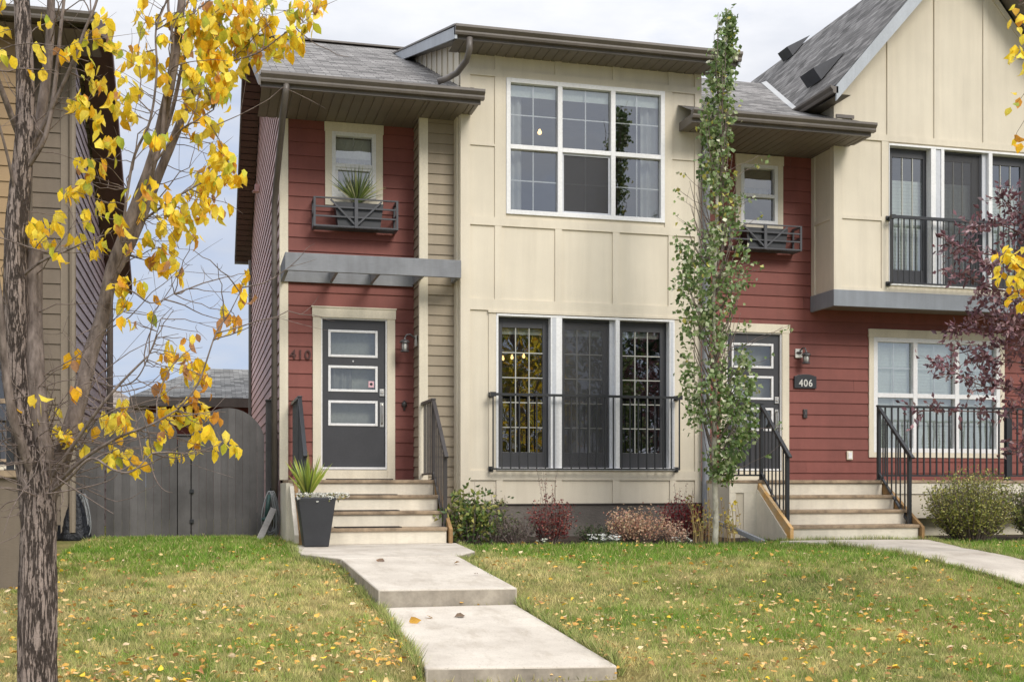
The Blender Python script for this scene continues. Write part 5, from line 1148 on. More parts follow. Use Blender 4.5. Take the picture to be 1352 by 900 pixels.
TR.limb([q3(55, 655), q3(20, 560, -.15), q3(5, 470, -.2), q3(0, 400, -.25), q3(-15, 300, -.3)], .03, .014, 9, .06)
TR.limb([q3(60, 640), q3(95, 590, -.15), q3(130, 540, -.3), q3(160, 505, -.35), q3(195, 470, -.4)], .013, .005, 8)
TR.limb([q3(64, 650), q3(105, 610, -.2), q3(150, 580, -.3), q3(200, 560, -.4), q3(235, 540, -.4)], .012, .004, 8)
TR.limb([q3(60, 655), q3(90, 632, -.2), q3(120, 605, -.3), q3(150, 620, -.35), q3(175, 622, -.4), q3(200, 598, -.4)], .010, .003, 7)
TR.limb([q3(120, 500, .1), q3(150, 510, 0), q3(180, 500, -.1), q3(200, 460, -.15), q3(213, 420, -.2)], .006, .002, 6)
TR.limb([q3(235, 540, -.4), q3(262, 505, -.45), q3(285, 440, -.45), q3(302, 415, -.45), q3(322, 375, -.45)], .006, .002, 6)
TR.limb([q3(145, 375), q3(175, 385, -.2), q3(200, 400, -.2), q3(230, 388, -.2)], .006, .002, 6)
TR.limb([q3(205, 215), q3(235, 175, -.1), q3(258, 160, -.2), q3(282, 145, -.2)], .007, .003, 6)
TR.limb([q3(262, 90, .2), q3(300, 82, .1), q3(340, 70, 0), q3(375, 45, -.1), q3(400, 30, -.1)], .007, .003, 6)
TR.limb([q3(190, 290), q3(230, 262, -.1), q3(270, 240, -.15), q3(305, 228, -.2)], .008, .003, 6)
CL = [(100,68,14,4),(58,22,7,2),(10,12,10,3),(8,70,8,2),(3,42,6,1),(38,96,4,1),(53,65,7,2),(57,90,5,1),(138,30,12,5),(120,50,9,3),(125,118,10,4),(160,105,12,4),(88,70,8,2),(105,60,8,3),
(145,62,12,5),(118,85,8,3),(108,142,16,9),(99,145,10,4),(152,140,14,7),(165,150,12,5),(178,122,10,4),(130,165,10,4),(147,192,16,9),(120,215,8,3),(190,75,14,7),(197,92,14,7),(185,35,8,3),(180,18,7,2),(190,5,7,2),(203,25,7,2),(206,182,14,8),(135,110,8,2),(160,70,8,3),(170,150,8,3),(172,85,10,4),(155,125,8,4),
(88,257,9,3),(108,220,9,3),(120,235,9,3),(106,245,10,4),(99,255,9,4),(110,288,10,5),(135,272,12,5),(133,220,7,2),(118,243,7,2),(50,300,13,6),(48,322,9,3),(72,290,9,3),(65,318,8,3),(75,335,7,2),(76,300,6,2),(103,314,9,3),(134,320,9,3),(160,300,12,5),(152,287,9,3),(178,285,12,5),(190,258,12,5),(172,325,9,4),(120,330,7,2),
(200,258,15,8),(222,272,14,8),(240,272,14,6),(228,295,12,5),(248,290,14,8),(262,262,16,10),(280,240,17,12),(268,235,14,8),(297,222,14,9),(312,232,11,6),(287,215,12,6),(275,275,13,8),(262,285,10,6),(290,282,6,2),(301,270,4,1),(240,303,11,5),(252,312,6,2),(258,313,5,1),(215,335,15,10),(222,352,9,5),(205,345,8,3),(239,360,7,3),(230,322,5,1),(165,372,11,5),(160,380,9,4),(185,375,8,3),(166,403,8,4),(204,395,5,1),(200,350,5,1),(162,425,6,2),(180,427,5,1),(199,416,4,1),(212,300,10,4),(195,310,8,3),
(225,28,12,5),(245,20,12,6),(262,32,14,8),(282,15,14,8),(300,8,13,7),(322,24,14,8),(337,10,12,6),(352,4,9,4),(300,42,15,9),(284,58,14,8),(264,75,14,7),(292,80,14,8),(310,68,14,8),(330,58,13,8),(346,60,13,7),(360,70,13,8),(376,60,12,7),(386,46,11,5),(393,55,10,5),(408,36,9,4),(395,8,13,7),(385,18,9,3),(412,12,12,6),(424,10,8,3),(352,25,10,5),(330,40,12,7),(248,58,12,6),(238,80,10,4),(262,100,13,7),(285,102,13,8),(272,125,12,8),(292,125,12,8),(300,120,9,4),(262,138,10,5),(248,100,10,5),(215,48,7,2),(240,45,8,3),(348,38,8,4),(320,88,10,4),(340,82,9,4),(270,50,14,7),(312,48,12,7),(275,85,10,5),(300,95,12,6),
(252,175,9,4),(262,182,8,3),(275,168,10,5),(282,160,7,3),(240,150,9,3),(226,112,9,3),(255,155,9,3),(280,195,9,4),(292,200,10,5),(302,210,8,4),(215,105,8,3),(250,125,9,4),
(325,365,9,3),(320,378,6,2),(323,393,8,3),(302,414,9,4),(315,426,7,2),(292,420,4,1),(308,432,5,1),(285,436,5,1),(262,441,4,1),(247,449,5,1),(222,455,5,2),(234,458,3,1),(250,478,12,7),(262,488,13,8),(272,500,9,5),(245,490,8,4),(218,472,7,3),(214,487,5,2),(225,475,5,1),(213,508,7,2),(214,520,6,2),(256,528,11,6),(266,545,9,5),(222,545,12,6),(232,540,9,3),(220,558,9,4),(238,552,9,4),(265,565,12,7),(258,578,9,4),(283,548,6,3),(275,570,8,3),(210,578,9,3),(202,585,7,2),(255,588,9,4),(300,584,9,2),(308,592,6,2),(288,590,6,2),(145,560,11,6),(140,550,8,3),(160,552,10,5),(165,562,8,3),(162,531,9,3),(153,545,6,2),(35,535,10,3),(46,528,8,2),(60,545,11,5),(52,552,6,2),(78,570,9,4),(90,572,8,4),(84,580,8,3),(92,474,9,3),(106,475,6,2),(98,516,5,2),(150,595,12,6),(155,608,8,3),(145,600,8,3),(172,600,7,3),(195,597,10,4),(178,612,7,2),(185,618,6,2),(235,598,9,3),(110,561,5,1),(125,563,4,1),(190,548,6,2),(107,590,4,1),(44,305,7,3),(8,250,5,0),(45,240,0,0)]
for (px, py, rd, k) in CL:
    if k < 1: continue
    dy = random.uniform(-.35, .3); c = q3(px, py, dy); r3 = rd*T(px, YTR)/F
    up = px > 230 and py < 130
    kk = int(k*(2.4 if up else 1.75)+.5)
    w = [5, 5, 2, .6, 3, 1.6, .4] if up else [6, 6, 2.4, .7, 1.6, .3, .4]
    if 340 < py < 530 and px > 200: w = [4, 3, 3, 2.5, .3, 0, 2]
    if py > 470 and px < 120: w = [5, 5, 1, .5, .3, .1, 0]
    if (px, py) in ((92, 474), (106, 475), (98, 516), (213, 520), (213, 508), (283, 548)): w = [0, .5, 2, 4, 0, 0, 4]
    TR.leafcluster(c+Vector((0, 0, r3*.5)), r3, kk, .081, YEL, w, droop=1.3)
    a = TR.nearest(c); far_ = (a-c).length
    if far_ > .03: TR.twig(a, c+Vector((0, 0, r3*.5)), .0045 if far_ > .5 else .003, .0016, .10, side=2 if far_ > .25 else 1)
# bare twigs
for _ in range(110):
    l, r_ = random.choice([q for q in TR.limbs if q[0].z > .7]); a = l
    L = random.uniform(.25, .75); d = Vector((random.uniform(-.5, 1.1), random.uniform(-.6, .4), random.uniform(-.1, 1.0))).normalized()
    TR.twig(a, a+d*L, .004, .0014, .15, 4, side=random.randint(1, 4))
for _ in range(60):
    a = q3(random.uniform(40, 70), random.uniform(560, 660)); L = random.uniform(.2, .6); d = Vector((random.uniform(-.9, 1.3), random.uniform(-.7, .2), random.uniform(-.5, .8))).normalized()
    TR.twig(a, a+d*L, .0045, .0014, .25, 4, side=random.randint(1, 4))
for (p0, p1, p2) in (((60, 660), (48, 560), (45, 500)), ((58, 652), (150, 640), (155, 625)), ((75, 630), (120, 660), (150, 678)), ((160, 625), (205, 612), (235, 590)), ((198, 605), (205, 650), (228, 650)), ((40, 640), (15, 660), (5, 705)), ((48, 655), (20, 640), (-5, 645))):
    pp = bez(q3(*p0, -.2), q3(*p1, -.3), q3(*p2, -.35), 9); TR.tw.tube(pp, [.0045-.0003*i for i in range(10)], 4, cap=False)
TR.big.build('limbs', M['limbbark'], TR.t, smooth=True); TR.big = _b
TR.finish('bark', 'twig', 'leaf', 'near', .98)
# ---- poplar
YP = 14.2
pb = Vector((X(944, YP), YP, -.05)); TP = Tree('columnar_poplar', 'slender columnar poplar with green leaves in front of the beige bay corner', 'tree', tuple(pb))
def p3(px, py, dy=0): return P(px, py, YP+dy)
TP.limb([pb, p3(945, 680), p3(943, 600), p3(944, 500, .05), p3(942, 400), p3(946, 300, -.04), p3(948, 200), p3(952, 110), p3(958, 50), p3(962, 12)], .041, .006, 12, .04)
prof = [(14, 2, 961), (40, 7, 961), (70, 10, 955), (100, 13, 951), (150, 17, 947), (200, 17, 947), (240, 24, 945), (290, 33, 944), (330, 40, 942), (400, 45, 941), (450, 44, 942), (500, 42, 948), (540, 44, 953), (575, 38, 955), (600, 27, 950), (625, 16, 948), (645, 8, 948)]
pys = [q[0] for q in prof]; 
n_ = 0; PG = [(.16, .245, .075), (.22, .31, .105), (.10, .165, .05), (.37, .43, .22), (.58, .58, .42), (.52, .48, .11)]
for i in range(95):
    py0 = random.uniform(120, 640); hw = np.interp(py0-40, pys, [q[1] for q in prof]); cx = np.interp(py0-40, pys, [q[2] for q in prof])
    s_ = random.choice((-1, 1)); ex = cx+s_*hw*random.uniform(.3, 1.0); a = p3(float(np.interp(py0, [10, 110, 400, 716], [962, 952, 944, 944])), py0); e_ = p3(ex, py0-random.uniform(50, 110), random.uniform(-.35, .35)); m_ = (a+e_)/2+Vector((s_*.05, 0, -.08)); pp = bez(a, m_, e_, 8)
    TP.tw.tube(pp, [.012-.0012*k for k in range(9)], 4, cap=False)
for i in range(1500):
    r_ = random.random(); py = 14+(632-14)*r_**.84
    hw = np.interp(py, pys, [q[1] for q in prof]); cx = np.interp(py, pys, [q[2] for q in prof])
    uu = random.uniform(-1, 1)
    if vnoise(np.array([(cx+uu*hw)*.055]), np.array([py*.028]), 1.0, 5)[0] < .34: continue
    dens = np.interp(py, [14, 100, 200, 280, 600], [.9, .62, .62, .9, 1])
    if random.random() > dens: continue
    px = cx+uu*hw*random.choice((1, 1, 1, 1.12)); dy = random.uniform(-1, 1)*hw/F*15*math.sqrt(max(.05, 1-uu*uu)); c = p3(px, py, dy)
    k = random.randint(4, 9); yel = 1.6 if 120 < py < 300 else .2; sh = .75 if (abs(uu) < .5 and dy > 0) else 1
    if random.random() < .35: w = [1, 2, .5, 3, 1.6, yel]
    else: w = [4, 3, 3, 1.2, .4, yel*.4]
    TP.leafcluster(c, .085, k, .066, PG, w, droop=.35)
for (px, py) in ((895, 250), (902, 228), (897, 262), (893, 285), (1000, 345), (1008, 352), (1005, 285), (1035, 434), (1043, 430), (1020, 470), (1010, 205), (1000, 215), (995, 262), (888, 380), (898, 330), (1015, 600), (1028, 560), (892, 315)):
    c = p3(px, py, -.1); TP.leafcluster(c, .05, 4, .062, PG, [3, 3, 1, 2, 1, 2], droop=.3); a = TP.nearest(c-Vector((0, 0, .3))); TP.twig(a, c, .005, .0018, .05, side=1)
TP.finish('poplarbark', 'twig', 'green', 'mid', 1.35)
# ---- purple tree
YC = 11.0
c0 = gp(1452, 790); c0 = Vector((X(1452, YC), YC, float(g(X(1452, YC), YC))-.05)); TC = Tree('purple_leaf_tree', 'dark purple-leaved tree reaching in from the right in front of the 406 bay', 'tree', tuple(c0))
def c3(px, py, dy=0): return P(px, py, YC+dy)
TC.limb([c0, c3(1455, 700), c3(1450, 620), c3(1445, 540), c3(1440, 440), c3(1440, 300), c3(1450, 180), c3(1455, 60)], .06, .012, 10, .05)
PU = [(.15, .07, .085), (.22, .10, .12), (.30, .16, .17), (.38, .26, .27), (.09, .045, .06)]
BR = [((1448, 580), (1390, 520), (1300, 510), (1240, 478)), ((1448, 600), (1400, 560), (1330, 545), (1215, 542)), ((1445, 520), (1380, 440), (1310, 420), (1258, 436)), ((1442, 470), (1380, 400), (1310, 380), (1262, 360)), ((1440, 420), (1380, 350), (1300, 335), (1255, 322)),
((1440, 420), (1390, 340), (1330, 300), (1278, 300)), ((1440, 390), (1390, 310), (1345, 280), (1322, 262)), ((1448, 560), (1400, 500), (1350, 480), (1290, 470)), ((1448, 590), (1400, 530), (1360, 520), (1290, 500)), ((1442, 450), (1400, 420), (1360, 400), (1300, 398)), ((1445, 500), (1390, 470), (1330, 455), (1250, 470)), ((1448, 610), (1410, 590), (1370, 575), (1345, 600)), ((1442, 480), (1400, 420), (1350, 410), (1290, 440)), ((1442, 430), (1400, 370), (1352, 345), (1300, 350)), ((1445, 540), (1410, 480), (1370, 440), (1330, 430)), ((1440, 300), (1480, 200), (1540, 120)), ((1445, 500), (1500, 400), (1580, 330)), ((1448, 560), (1520, 480), (1600, 450)), ((1440, 200), (1400, 100), (1380, 0))]
for br in BR:
    dy = random.uniform(-.5, .4); pts = [c3(*p, dy*(i/3)) for i, p in enumerate(br)]; o_ = TC.limb(pts, .014, .0035, 6, big=False, reg=True)
    L = len(o_)
    for i in range(3, L):
        f_ = i/L
        for _ in range(3 if f_ > .25 else 1):
            c = o_[i]; d = Vector((random.gauss(-.4, .7), random.gauss(0, .6), random.gauss(.1, .8))).normalized(); e_ = c+d*random.uniform(.10, .34)*(1.15-f_*.5); TC.twig(c, e_, .0035, .0014, .08)
            for t in np.linspace(.2, 1, 6):
                q = c.lerp(e_, float(t)); TC.lp.append(tuple(q+Vector((random.gauss(0, .015), random.gauss(0, .015), random.gauss(0, .015))))); TC.ld.append(tuple(d*.8+Vector((random.gauss(0, .6), random.gauss(0, .5), random.gauss(-.1, .6))))); TC.ls.append(random.uniform(.055, .085))
TC.lc.append(pick(PU, len(TC.lp), [4, 4, 2.4, 1.1, 2])); TC.finish('purpletwig', 'purpletwig', 'green', 'mid', .85)
# ---- second yellow tree, trunk beyond the right edge
YB2 = 7.0
r0_ = Vector((X(1560, YB2), YB2, float(g(X(1560, YB2), YB2))-.1)); T2 = Tree('autumn_tree', 'yellow-leaved tree of which only branch tips enter at the right edge', 'tree', tuple(r0_))
def r3(px, py, dy=0): return P(px, py, YB2+dy)
bark_tube(T2, [r0_, r3(1560, 860), r3(1562, 760), r3(1565, 640), r3(1560, 540), r3(1565, 420), r3(1560, 280), r3(1550, 120), r3(1560, -60)], .10, .03, 18, .08)
for (pts, r) in ((((1563, 560), (1500, 480), (1420, 400), (1345, 352)), .02), (((1560, 330), (1480, 180), (1400, 80), (1345, 30)), .02), (((1563, 600), (1640, 480), (1720, 300)), .03), (((1560, 400), (1620, 250), (1660, 60)), .03), (((1420, 400), (1390, 395), (1345, 390)), .006), (((1400, 80), (1370, 10), (1350, -30)), .006)):
    T2.limb([r3(*p, random.uniform(-.1, .1)) for p in pts], r, r*.3, 8)
for (px, py, rd, k) in ((1345, 10, 8, 3), (1348, 25, 9, 5), (1350, 45, 10, 6), (1343, 70, 9, 5), (1337, 78, 6, 3), (1352, 85, 8, 3), (1322, 338, 8, 5), (1330, 332, 8, 5), (1338, 345, 11, 8), (1324, 362, 9, 5), (1338, 368, 12, 8), (1348, 385, 12, 8), (1345, 402, 9, 5), (1350, 360, 12, 8), (1360, 380, 14, 9), (1365, 350, 14, 8), (1365, 60, 14, 8), (1380, 30, 14, 8), (1335, 395, 6, 2), (1352, 330, 8, 3)):
    c = r3(px, py, random.uniform(-.15, .15)); rr = rd*T(px, YB2)/F; T2.leafcluster(c+Vector((0, 0, rr*.4)), rr, k, .078, YEL, [6, 6, 3, .5, .6, .2, .2]); T2.twig(T2.nearest(c), c+Vector((0, 0, rr*.5)), .003, .0015, .05)
for _ in range(260):
    l, r_ = random.choice([q for q in T2.limbs if q[0].z > 1.5 and q[0].x > X(1400, YB2)]); c = l+Vector((random.uniform(.0, 1.0), random.gauss(0, .5), random.gauss(.1, .4))); T2.leafcluster(c, .08, 5, .078, YEL, [5, 5, 3, 1, 1, .5, .3]); T2.twig(l, c, .004, .0015)
T2.finish('bark', 'twig', 'leaf', 'near', 1.15)
# ---- trees across the street (panes reflect both; spruce added to darken the right one)
def far_tree(name, label, x, y, h, rad, pal, w, n_=2600, conic=False, size=.16):
    z0 = float(g(x, y)); t = Tree(name, label, 'tree', (x, y, z0)); t.limb([(x, y, z0-.1), (x+.1, y, z0+h*.3), (x, y+.1, z0+h*.6), (x, y, z0+h*.95)], .16, .03, 10, .05)
    for k in range(26):
        a = random.uniform(0, 6.28); zb = z0+h*random.uniform(.25, .75); rr = rad*random.uniform(.5, .9); t.twig((x, y, zb), (x+rr*math.cos(a), y+rr*math.sin(a), zb+h*.12), .04, .01, .08)
    for k in range(n_//12):
        f_ = random.random()
        rr = rad*((1-f_)*1.0 if conic else math.sqrt(max(0, 1-(f_*2-1)**2)))*random.uniform(.55, 1.05); a = random.uniform(0, 6.28)
        t.leafcluster(Vector((x+rr*math.cos(a), y+rr*math.sin(a), z0+h*(.12 if conic else .22)+h*(.86 if conic else .76)*f_)), rad*.13, 12, size, pal, w, droop=.3)
    t.finish('bark', 'twig', 'leaf', 'far', 1.6)
far_tree('street_tree', 'round golden-yellow tree across the street behind the viewer', 11.6, -11, 8.4, 2.3, [(.5, .36, .03), (.38, .30, .03), (.26, .27, .04), (.16, .19, .03), (.55, .42, .05)], [3, 3, 3, 2, 1.5], 9000, False, .20)
far_tree('street_tree', 'dark green conical spruce added unseen across the street to darken the right pane', 18.0, -12, 12.5, 3.9, [(.03, .055, .025), (.05, .085, .03), (.02, .04, .02)], [1, 1, 1], 11000, True, .26)
# ================================================================== SHRUBS, FLOWERS, POTS
def shrub(name, label, cx_px, base_py, w_px, h_px, Y, pal, w, nst=40, lpst=14, size=.045, wide=.9, tpl='mid', spikes=0, lean=.5, mat='green', group=None, depth=.7, twigmat='twig', spike_h=1.5):
    x = X(cx_px, Y); z0 = float(g(x, Y)); t_ = T(cx_px, Y)/F; W_, H_ = w_px*t_/2, h_px*t_
    t = Tree(name, label, 'shrub', (x, Y, z0), group)
    nst = int(nst*1.3)
    for i in range(nst+spikes):
        a = random.uniform(0, 6.283); rr = math.sqrt(random.random()); h = H_*random.uniform(.55, 1.08)*(1-.30*rr*rr); bx_ = x+math.cos(a)*W_*rr*.35; by_ = Y+math.sin(a)*W_*rr*.35*depth
        e_ = Vector((x+math.cos(a)*W_*1.08*rr, Y+math.sin(a)*W_*rr*depth, z0+h)); sp_ = i >= nst
        if sp_: e_ = Vector((x+random.uniform(-.7, .7)*W_, Y+random.uniform(-.2, .2), z0+H_*random.uniform(1.05, spike_h)))
        s_ = Vector((bx_, by_, z0)); m_ = (s_+e_)/2+Vector((math.cos(a), math.sin(a)*depth, 0))*W_*.12*(-1 if sp_ else 1); pp = bez(s_, m_, e_, 8); t.tw.tube(pp, [.005-.0004*k for k in range(9)], 3, cap=False)
        for k in range(lpst):
            f_ = random.uniform(.25, 1) if not sp_ else random.uniform(.45, 1); j = min(7, int(f_*8)); q = pp[j].lerp(pp[j+1], f_*8-j); o_ = .35*size if sp_ else size*.9
            t.lp.append((q.x+random.gauss(0, o_), q.y+random.gauss(0, o_), q.z+random.gauss(0, o_))); dd = Vector((random.gauss(0, 1), random.gauss(0, .8), random.gauss(.3, .7))); t.ld.append(tuple(dd)); t.ls.append(size*random.uniform(.6, 1.2)*(.6 if sp_ else 1))
    t.lc.append(pick(pal, len(t.lp), w)); 
    t.tw.build('stems', M[twigmat], t.t, smooth=True); leaves('foliage', t.lp, t.ld, t.ls, np.concatenate(t.lc), M[mat], t.t, tpl, wide); return t
shrub('leafy_shrub', 'bushy green and yellow-green shrub right beside the 410 steps', 622, 714, 60, 76, 14.95, [(.12, .19, .04), (.25, .28, .07), (.06, .11, .03), (.42, .38, .10)], [3, 2.4, 2, 1], 46, 15, .085, .8)
shrub('leafy_shrub', 'thin open green shrub with tall stems between the bushy one and the dark red barberry', 657, 714, 50, 60, 15.2, [(.14, .17, .06), (.26, .24, .10), (.08, .11, .04)], [3, 2, 2], 20, 10, .07, .7, spikes=4)
shrub('dormant_shrub', 'low purplish grey bare shrub left of the dark red barberry', 680, 714, 56, 40, 14.75, [(.13, .10, .09), (.20, .15, .13), (.10, .12, .06)], [3, 2, 1.5], 50, 14, .035, .8)
shrub('barberry_shrub', 'round dark red barberry with tall thin spikes under the left terrace door', 727, 714, 60, 62, 14.8, [(.20, .035, .035), (.12, .028, .03), (.30, .07, .055), (.34, .15, .10)], [4, 3, 2.4, 1], 90, 20, .032, 1.1, spikes=7, spike_h=1.62)
shrub('dwarf_shrub', 'small dark green shrub behind the white flowers in the bed', 782, 714, 46, 25, 14.8, [(.05, .08, .025), (.09, .12, .04), (.03, .05, .02)], [3, 2, 2], 60, 16, .03, .8)
shrub('spirea_shrub', 'wide pinkish tan spirea in the middle of the planting bed', 843, 716, 88, 50, 14.75, [(.62, .36, .24), (.68, .48, .32), (.50, .24, .17), (.55, .45, .25)], [3, 3, 2, 1.2], 110, 20, .036, .9)
shrub('spirea_shrub', 'small pale pink spirea in front of the crimson barberry', 893, 716, 36, 30, 14.5, [(.64, .42, .30), (.68, .52, .38), (.5, .28, .2)], [3, 2, 2], 36, 14, .034, .9)
shrub('barberry_shrub', 'crimson barberry at the right end of the bed near the poplar', 900, 714, 58, 60, 14.9, [(.24, .022, .03), (.15, .018, .025), (.36, .04, .045)], [4, 3, 2], 95, 20, .034, 1.0, spikes=7, spike_h=1.35)
shrub('evergreen_shrub', 'broad olive green shrub right of the 406 steps below the deck railing', 1283, 716, 128, 96, 14.35, [(.27, .29, .06), (.40, .38, .10), (.15, .18, .045), (.54, .48, .14)], [3.4, 2.6, 2.4, .9], 330, 26, .044, .75, spikes=0)
shrub('evergreen_shrub', 'dull green shrub cut by the right edge below the deck railing', 1372, 718, 80, 80, 14.2, [(.15, .19, .05), (.22, .23, .075), (.085, .12, .035), (.30, .25, .12)], [3.4, 2.6, 2.4, .9], 180, 24, .044, .75)
shrub('ground_shrub', 'low reddish brown plant between the crimson barberry and the poplar trunk', 925, 716, 26, 34, 14.7, [(.30, .10, .05), (.40, .20, .07), (.18, .14, .05)], [3, 2, 2], 24, 12, .03, .9)
def flowers(label, px0, px1, py, hpx, Y, n_, col, size=.022, group='low white flowers in the bed'):
    x = X((px0+px1)/2, Y); t = thing('flower_clump', label, 'flowers', (x, Y, float(g(x, Y))), group); b = MB(); lp = []; ld = []; f = []; tp = T(px0, Y)/F
    for i in range(n_):
        xx_ = X(random.uniform(px0, px1), Y); yy_ = Y+random.gauss(0, .08); z0 = float(g(xx_, yy_)); h = hpx*tp*random.uniform(.4, 1); b.tube([(xx_, yy_, z0), (xx_+random.gauss(0, .01), yy_, z0+h)], .0015, 3, cap=False)
        for k in range(5):
            a = k*1.2566+random.random(); f.append((xx_, yy_, z0+h)); lp.append((math.cos(a), math.sin(a)-.3, .35))
        for k in range(3): ld.append((xx_+random.gauss(0, .015), yy_, z0+h*random.uniform(.1, .7)))
    b.build('stems', M['hoseg'], t); leaves('petals', f, lp, [size]*len(f), pick([col], len(f)), M['litter'], t, 'far', 1.8)
    leaves('foliage', ld, RNG.normal(size=(len(ld), 3)), [.03]*len(ld), pick([(.10, .15, .05), (.2, .22, .1)], len(ld)), M['green'], t, 'far', 1)
flowers('clump of small white flowers in front of the dwarf dark green shrub', 778, 818, 716, 14, 14.42, 55, (.85, .85, .82))
flowers('few white blooms at the foot of the crimson barberry', 888, 912, 716, 9, 14.4, 12, (.85, .85, .8))
flowers('few pale blooms at the lawn edge left of the dark red barberry', 708, 722, 716, 9, 14.42, 8, (.8, .82, .7))
# dry stalks with yellow flowers around the poplar foot
dk_ = thing('dry_perennial', 'tall dry yellowing stalks with yellow flowers around the poplar trunk', 'plant', (X(945, 14.5), 14.5, -.03)); b = MB(); lp = []; ld = []; ls = []; fl = []; fd = []
for i in range(46):
    px = random.uniform(914, 978); Y_ = random.uniform(14.35, 14.7); x = X(px, Y_); h = random.uniform(.2, .62); z0 = float(g(x, Y_)); e_ = Vector((x+random.gauss(0, .05), Y_+random.gauss(0, .04), z0+h)); pp = bez(Vector((x, Y_, z0)), Vector((x, Y_, z0+h*.6)), e_, 5); b.tube(pp, .0035, 3, cap=False)
    for k in range(5): q = pp[random.randint(2, 5)]; lp.append(tuple(q)); ld.append((random.gauss(0, 1), random.gauss(0, 1), random.gauss(-.2, .6))); ls.append(random.uniform(.03, .06))
b.build('stalks', surf('dry_stalk', (.45, .33, .14), .8, .2, 9, 60, 0), dk_); leaves('foliage', lp, ld, ls, pick([(.62, .48, .10), (.45, .32, .12), (.35, .36, .10), (.7, .6, .15)], len(lp)), M['green'], dk_, 'mid', .9)
b = MB(); fl = []; fd = []
for (px, py) in ((970, 663), (935, 645), (966, 668), (957, 676), (942, 683), (952, 658), (958, 688)):
    c = P(px, py, 14.45); b.tube([(c.x, c.y, float(g(c.x, c.y))), (c.x+.02, c.y, c.z-.2), tuple(c)], .003, 3, cap=False)
    for k in range(9): a = k*.698; fl.append(tuple(c)); fd.append((math.cos(a), -.5, math.sin(a)))
b.build('flower_stems', M['wood'], dk_); leaves('petals', fl, fd, [.045 if i < 9 else .028 for i in range(len(fl))], pick([(.85, .68, .05)], len(fl)), M['litter'], dk_, 'far', 1.2)
# planter with spiky plant
YPt = 14.32; pc = Vector((X(416.5, YPt), YPt, .0)); tp = T(416, YPt)/F; wt, wb, hh = 48.5*tp/2, 32*tp/2, 65*tp
pl = thing('planter', 'tall tapered charcoal planter standing left of the 410 steps', 'planter', tuple(pc))
b = MB(); r2 = math.sqrt(2); b.lathe([(wb*r2, 0), (wt*r2*.99, hh-.045), (wt*r2*1.0, hh-.04), (wt*r2*1.02, hh), (wt*r2*.92, hh), (wt*r2*.90, hh-.05)], pc, 4, sq=True); b.build('pot', M['pot'], pl, bevel=.012)
b = MB(); b.lathe([(wt*r2*.90, hh-.055), (wt*.7, hh-.03), (.01, hh-.015)], pc, 4, sq=True); b.build('soil', M['soil'], pl)
def spiky(label, c, n_, L, w, cols, wts, spread=.8, ymul=1.0):
    t = thing('spiky_plant', label, 'plant', tuple(c)); V = []; Fi = []; fs = []; C = []; k0 = 0
    for i in range(n_):
        a = random.uniform(0, 6.283); el = random.uniform(.0, 1)**.8*spread; l = L*random.uniform(.65, 1.0); d = Vector((math.cos(a)*math.sin(el), math.sin(a)*math.sin(el)*ymul, math.cos(el))); sd_ = d.cross(Vector((random.gauss(0, .2), -1, random.gauss(0, .2)))).normalized(); cc = pick(cols, 1, wts)[0]; m_ = 6
        for k in range(m_+1):
            f_ = k/m_; p = Vector(c)+d*l*f_+Vector((0, 0, -1))*l*.22*f_*f_*math.sin(el); ww = w*(1-f_**2.2)*(.6+.8*min(1, f_*3)); 
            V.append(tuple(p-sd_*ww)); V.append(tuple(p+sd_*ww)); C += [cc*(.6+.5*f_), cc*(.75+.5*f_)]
            if k: j = k0+2*k; Fi += [j-2, j-1, j+1, j]; fs.append(4)
        k0 += 2*(m_+1)
    np_mesh('blades', np.array(V), np.array(Fi), np.array(fs), np.array(C), M['green'], t, tuple(c)); return t
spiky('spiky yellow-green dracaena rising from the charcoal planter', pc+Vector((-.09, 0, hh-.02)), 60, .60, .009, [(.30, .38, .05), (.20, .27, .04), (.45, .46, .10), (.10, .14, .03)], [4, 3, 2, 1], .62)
t = thing('flower_clump', 'small white flowers spilling over the rim of the charcoal planter', 'flowers', tuple(pc+Vector((0, 0, hh)))); f = []; fd = []; lf = []; lfd = []
for i in range(330):
    x = random.uniform(-wt, wt*1.0); y = random.uniform(-wt*1.05, wt); z = hh+random.uniform(-.03, .045)-(.05 if y < -wt else 0)
    if random.random() < .16: x = random.uniform(wt, wt*1.75); z = hh+random.uniform(-.02, .05); y = random.uniform(-.1, .1)
    for k in range(4): a = k*1.57+random.random(); f.append((pc.x+x, pc.y+y, z)); fd.append((math.cos(a), math.sin(a)-.4, .5))
for i in range(170): lf.append((pc.x+random.uniform(-wt, wt*1.6), pc.y+random.uniform(-wt, wt), hh+random.uniform(-.03, .03))); lfd.append(tuple(RNG.normal(size=3)))
leaves('petals', f, fd, [.024]*len(f), pick([(.80, .80, .74), (.7, .68, .6)], len(f)), M['litter'], t, 'far', 1.9); leaves('foliage', lf, lfd, [.045]*len(lf), pick([(.22, .22, .08), (.3, .22, .08), (.12, .13, .05)], len(lf)), M['green'], t, 'far', 1.2)
spiky('spiky green grass-like plant in the window box under the small red-wall window', Vector((X(471, 16.85), 16.85, bz1-.05)), 75, .66, .007, [(.20, .26, .06), (.12, .17, .05), (.42, .42, .22), (.08, .10, .04)], [3, 3, 2, 2], 1.05, .5)
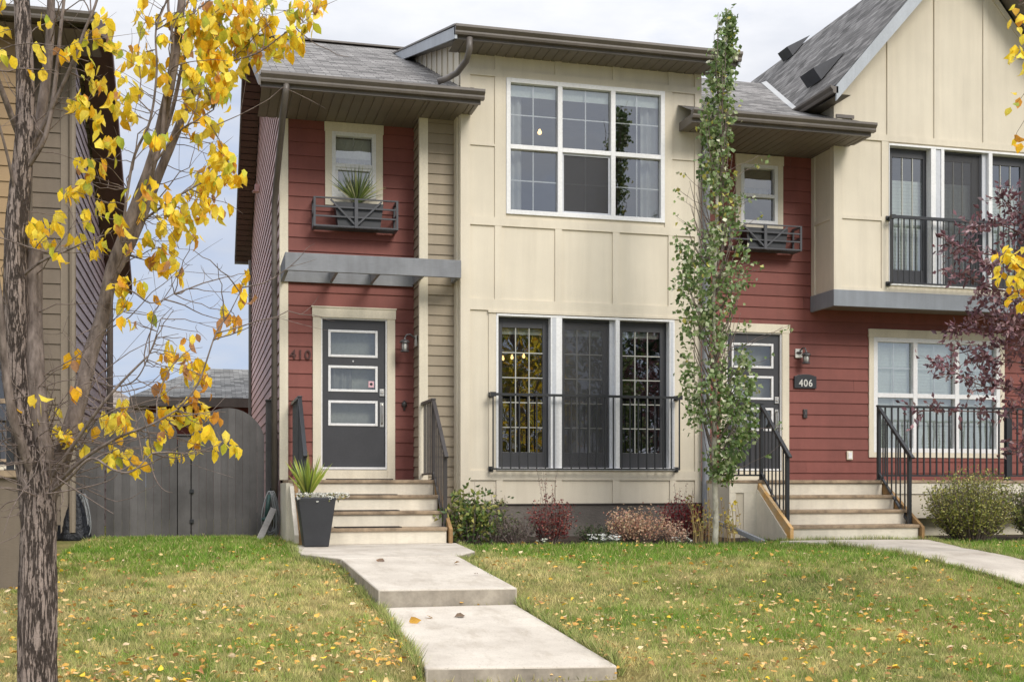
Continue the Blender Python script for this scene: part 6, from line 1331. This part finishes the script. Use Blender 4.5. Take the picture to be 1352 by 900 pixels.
# hose, plank, bag
def coil(label, px, py, Y, mat, n_=9, w=.09, h=.36, name='garden_hose', nozzle=True):
    c = P(px, py, Y); t = thing(name, label, 'hose', (c.x, Y, c.z)); b = MB()
    for k in range(n_):
        o_ = [random.gauss(0, .022) for _ in range(4)]; ww = w*random.uniform(.5, 1.2); hh_ = h*random.uniform(.8, 1.12)
        pts = [(c.x+o_[0]+ww*math.sin(a)*(1-.45*math.cos(a)), Y-.04+o_[1]*.6+.02*math.cos(a+k), c.z-hh_+hh_*math.cos(a)) for a in np.linspace(0, 6.28, 26)]; b.tube(pts, .008, 6)
    b.build('loops', M[mat], t, smooth=True)
    if nozzle: b = MB(); b.tube([(c.x-.02, Y-.08, c.z-.05), (c.x-.04, Y-.10, c.z-.2), (c.x-.06, Y-.11, c.z-.36)], [.022, .03, .026], 10); b.lathe([(.02, 0), (.055, .01), (.055, .05), (.02, .06)], (c.x-.07, Y-.11, c.z-.42), 12); b.build('nozzle', M['hoseg'], t, smooth=True)
    b = MB(); b.tube([(c.x, Y+.03, c.z+.02), (c.x, Y-.06, c.z+.02), (c.x, Y-.08, c.z+.05)], .008, 6); b.build('hook', M['iron'], t)
    return t
coil('grey garden hose coiled on a hook beside the 410 downspout', 357, 648, 16.95, 'hose')
coil('grey hose loops hanging by the corner of the left house', 108, 652, 16.9, 'hose', 8, .10, .30, nozzle=False)
b = MB(); pa, pbb = P(361, 672, 16.8), P(342, 724, 16.0); pbb.z = float(g(pbb.x, pbb.y))+.01; b.bar(pa, pbb, .085, .04, up=(0, -1, .3)); o = b.build('wooden_plank', M['plank'], None, loc=tuple(pbb), bevel=.004); tag(o, 'short grey weathered plank leaning by the hose at the house corner', 'plank')
c = P(97, 652, 16.85); t = thing('tarp_bundle', 'black crumpled tarp bundle hanging against the corner of the left house', 'tarp', (c.x, 16.85, c.z)); b = MB(); seg = 22
rings = 14; n0 = 0
for i in range(rings+1):
    f_ = i/rings; hw_ = .05+.16*f_**.7
    for k in range(seg): a = 2*math.pi*k/seg; rr = hw_*(1+.18*math.sin(a*6+f_*1.2)+.06*random.random()); b.vert((c.x+rr*math.cos(a), 16.82+rr*.55*math.sin(a), c.z-.62*f_))
for i in range(rings):
    for k in range(seg): b.f.append([i*seg+k, i*seg+(k+1) % seg, (i+1)*seg+(k+1) % seg, (i+1)*seg+k])
b.f.append(list(range(rings*seg, rings*seg+seg))); b.build('folds', M['bag'], t, smooth=True)
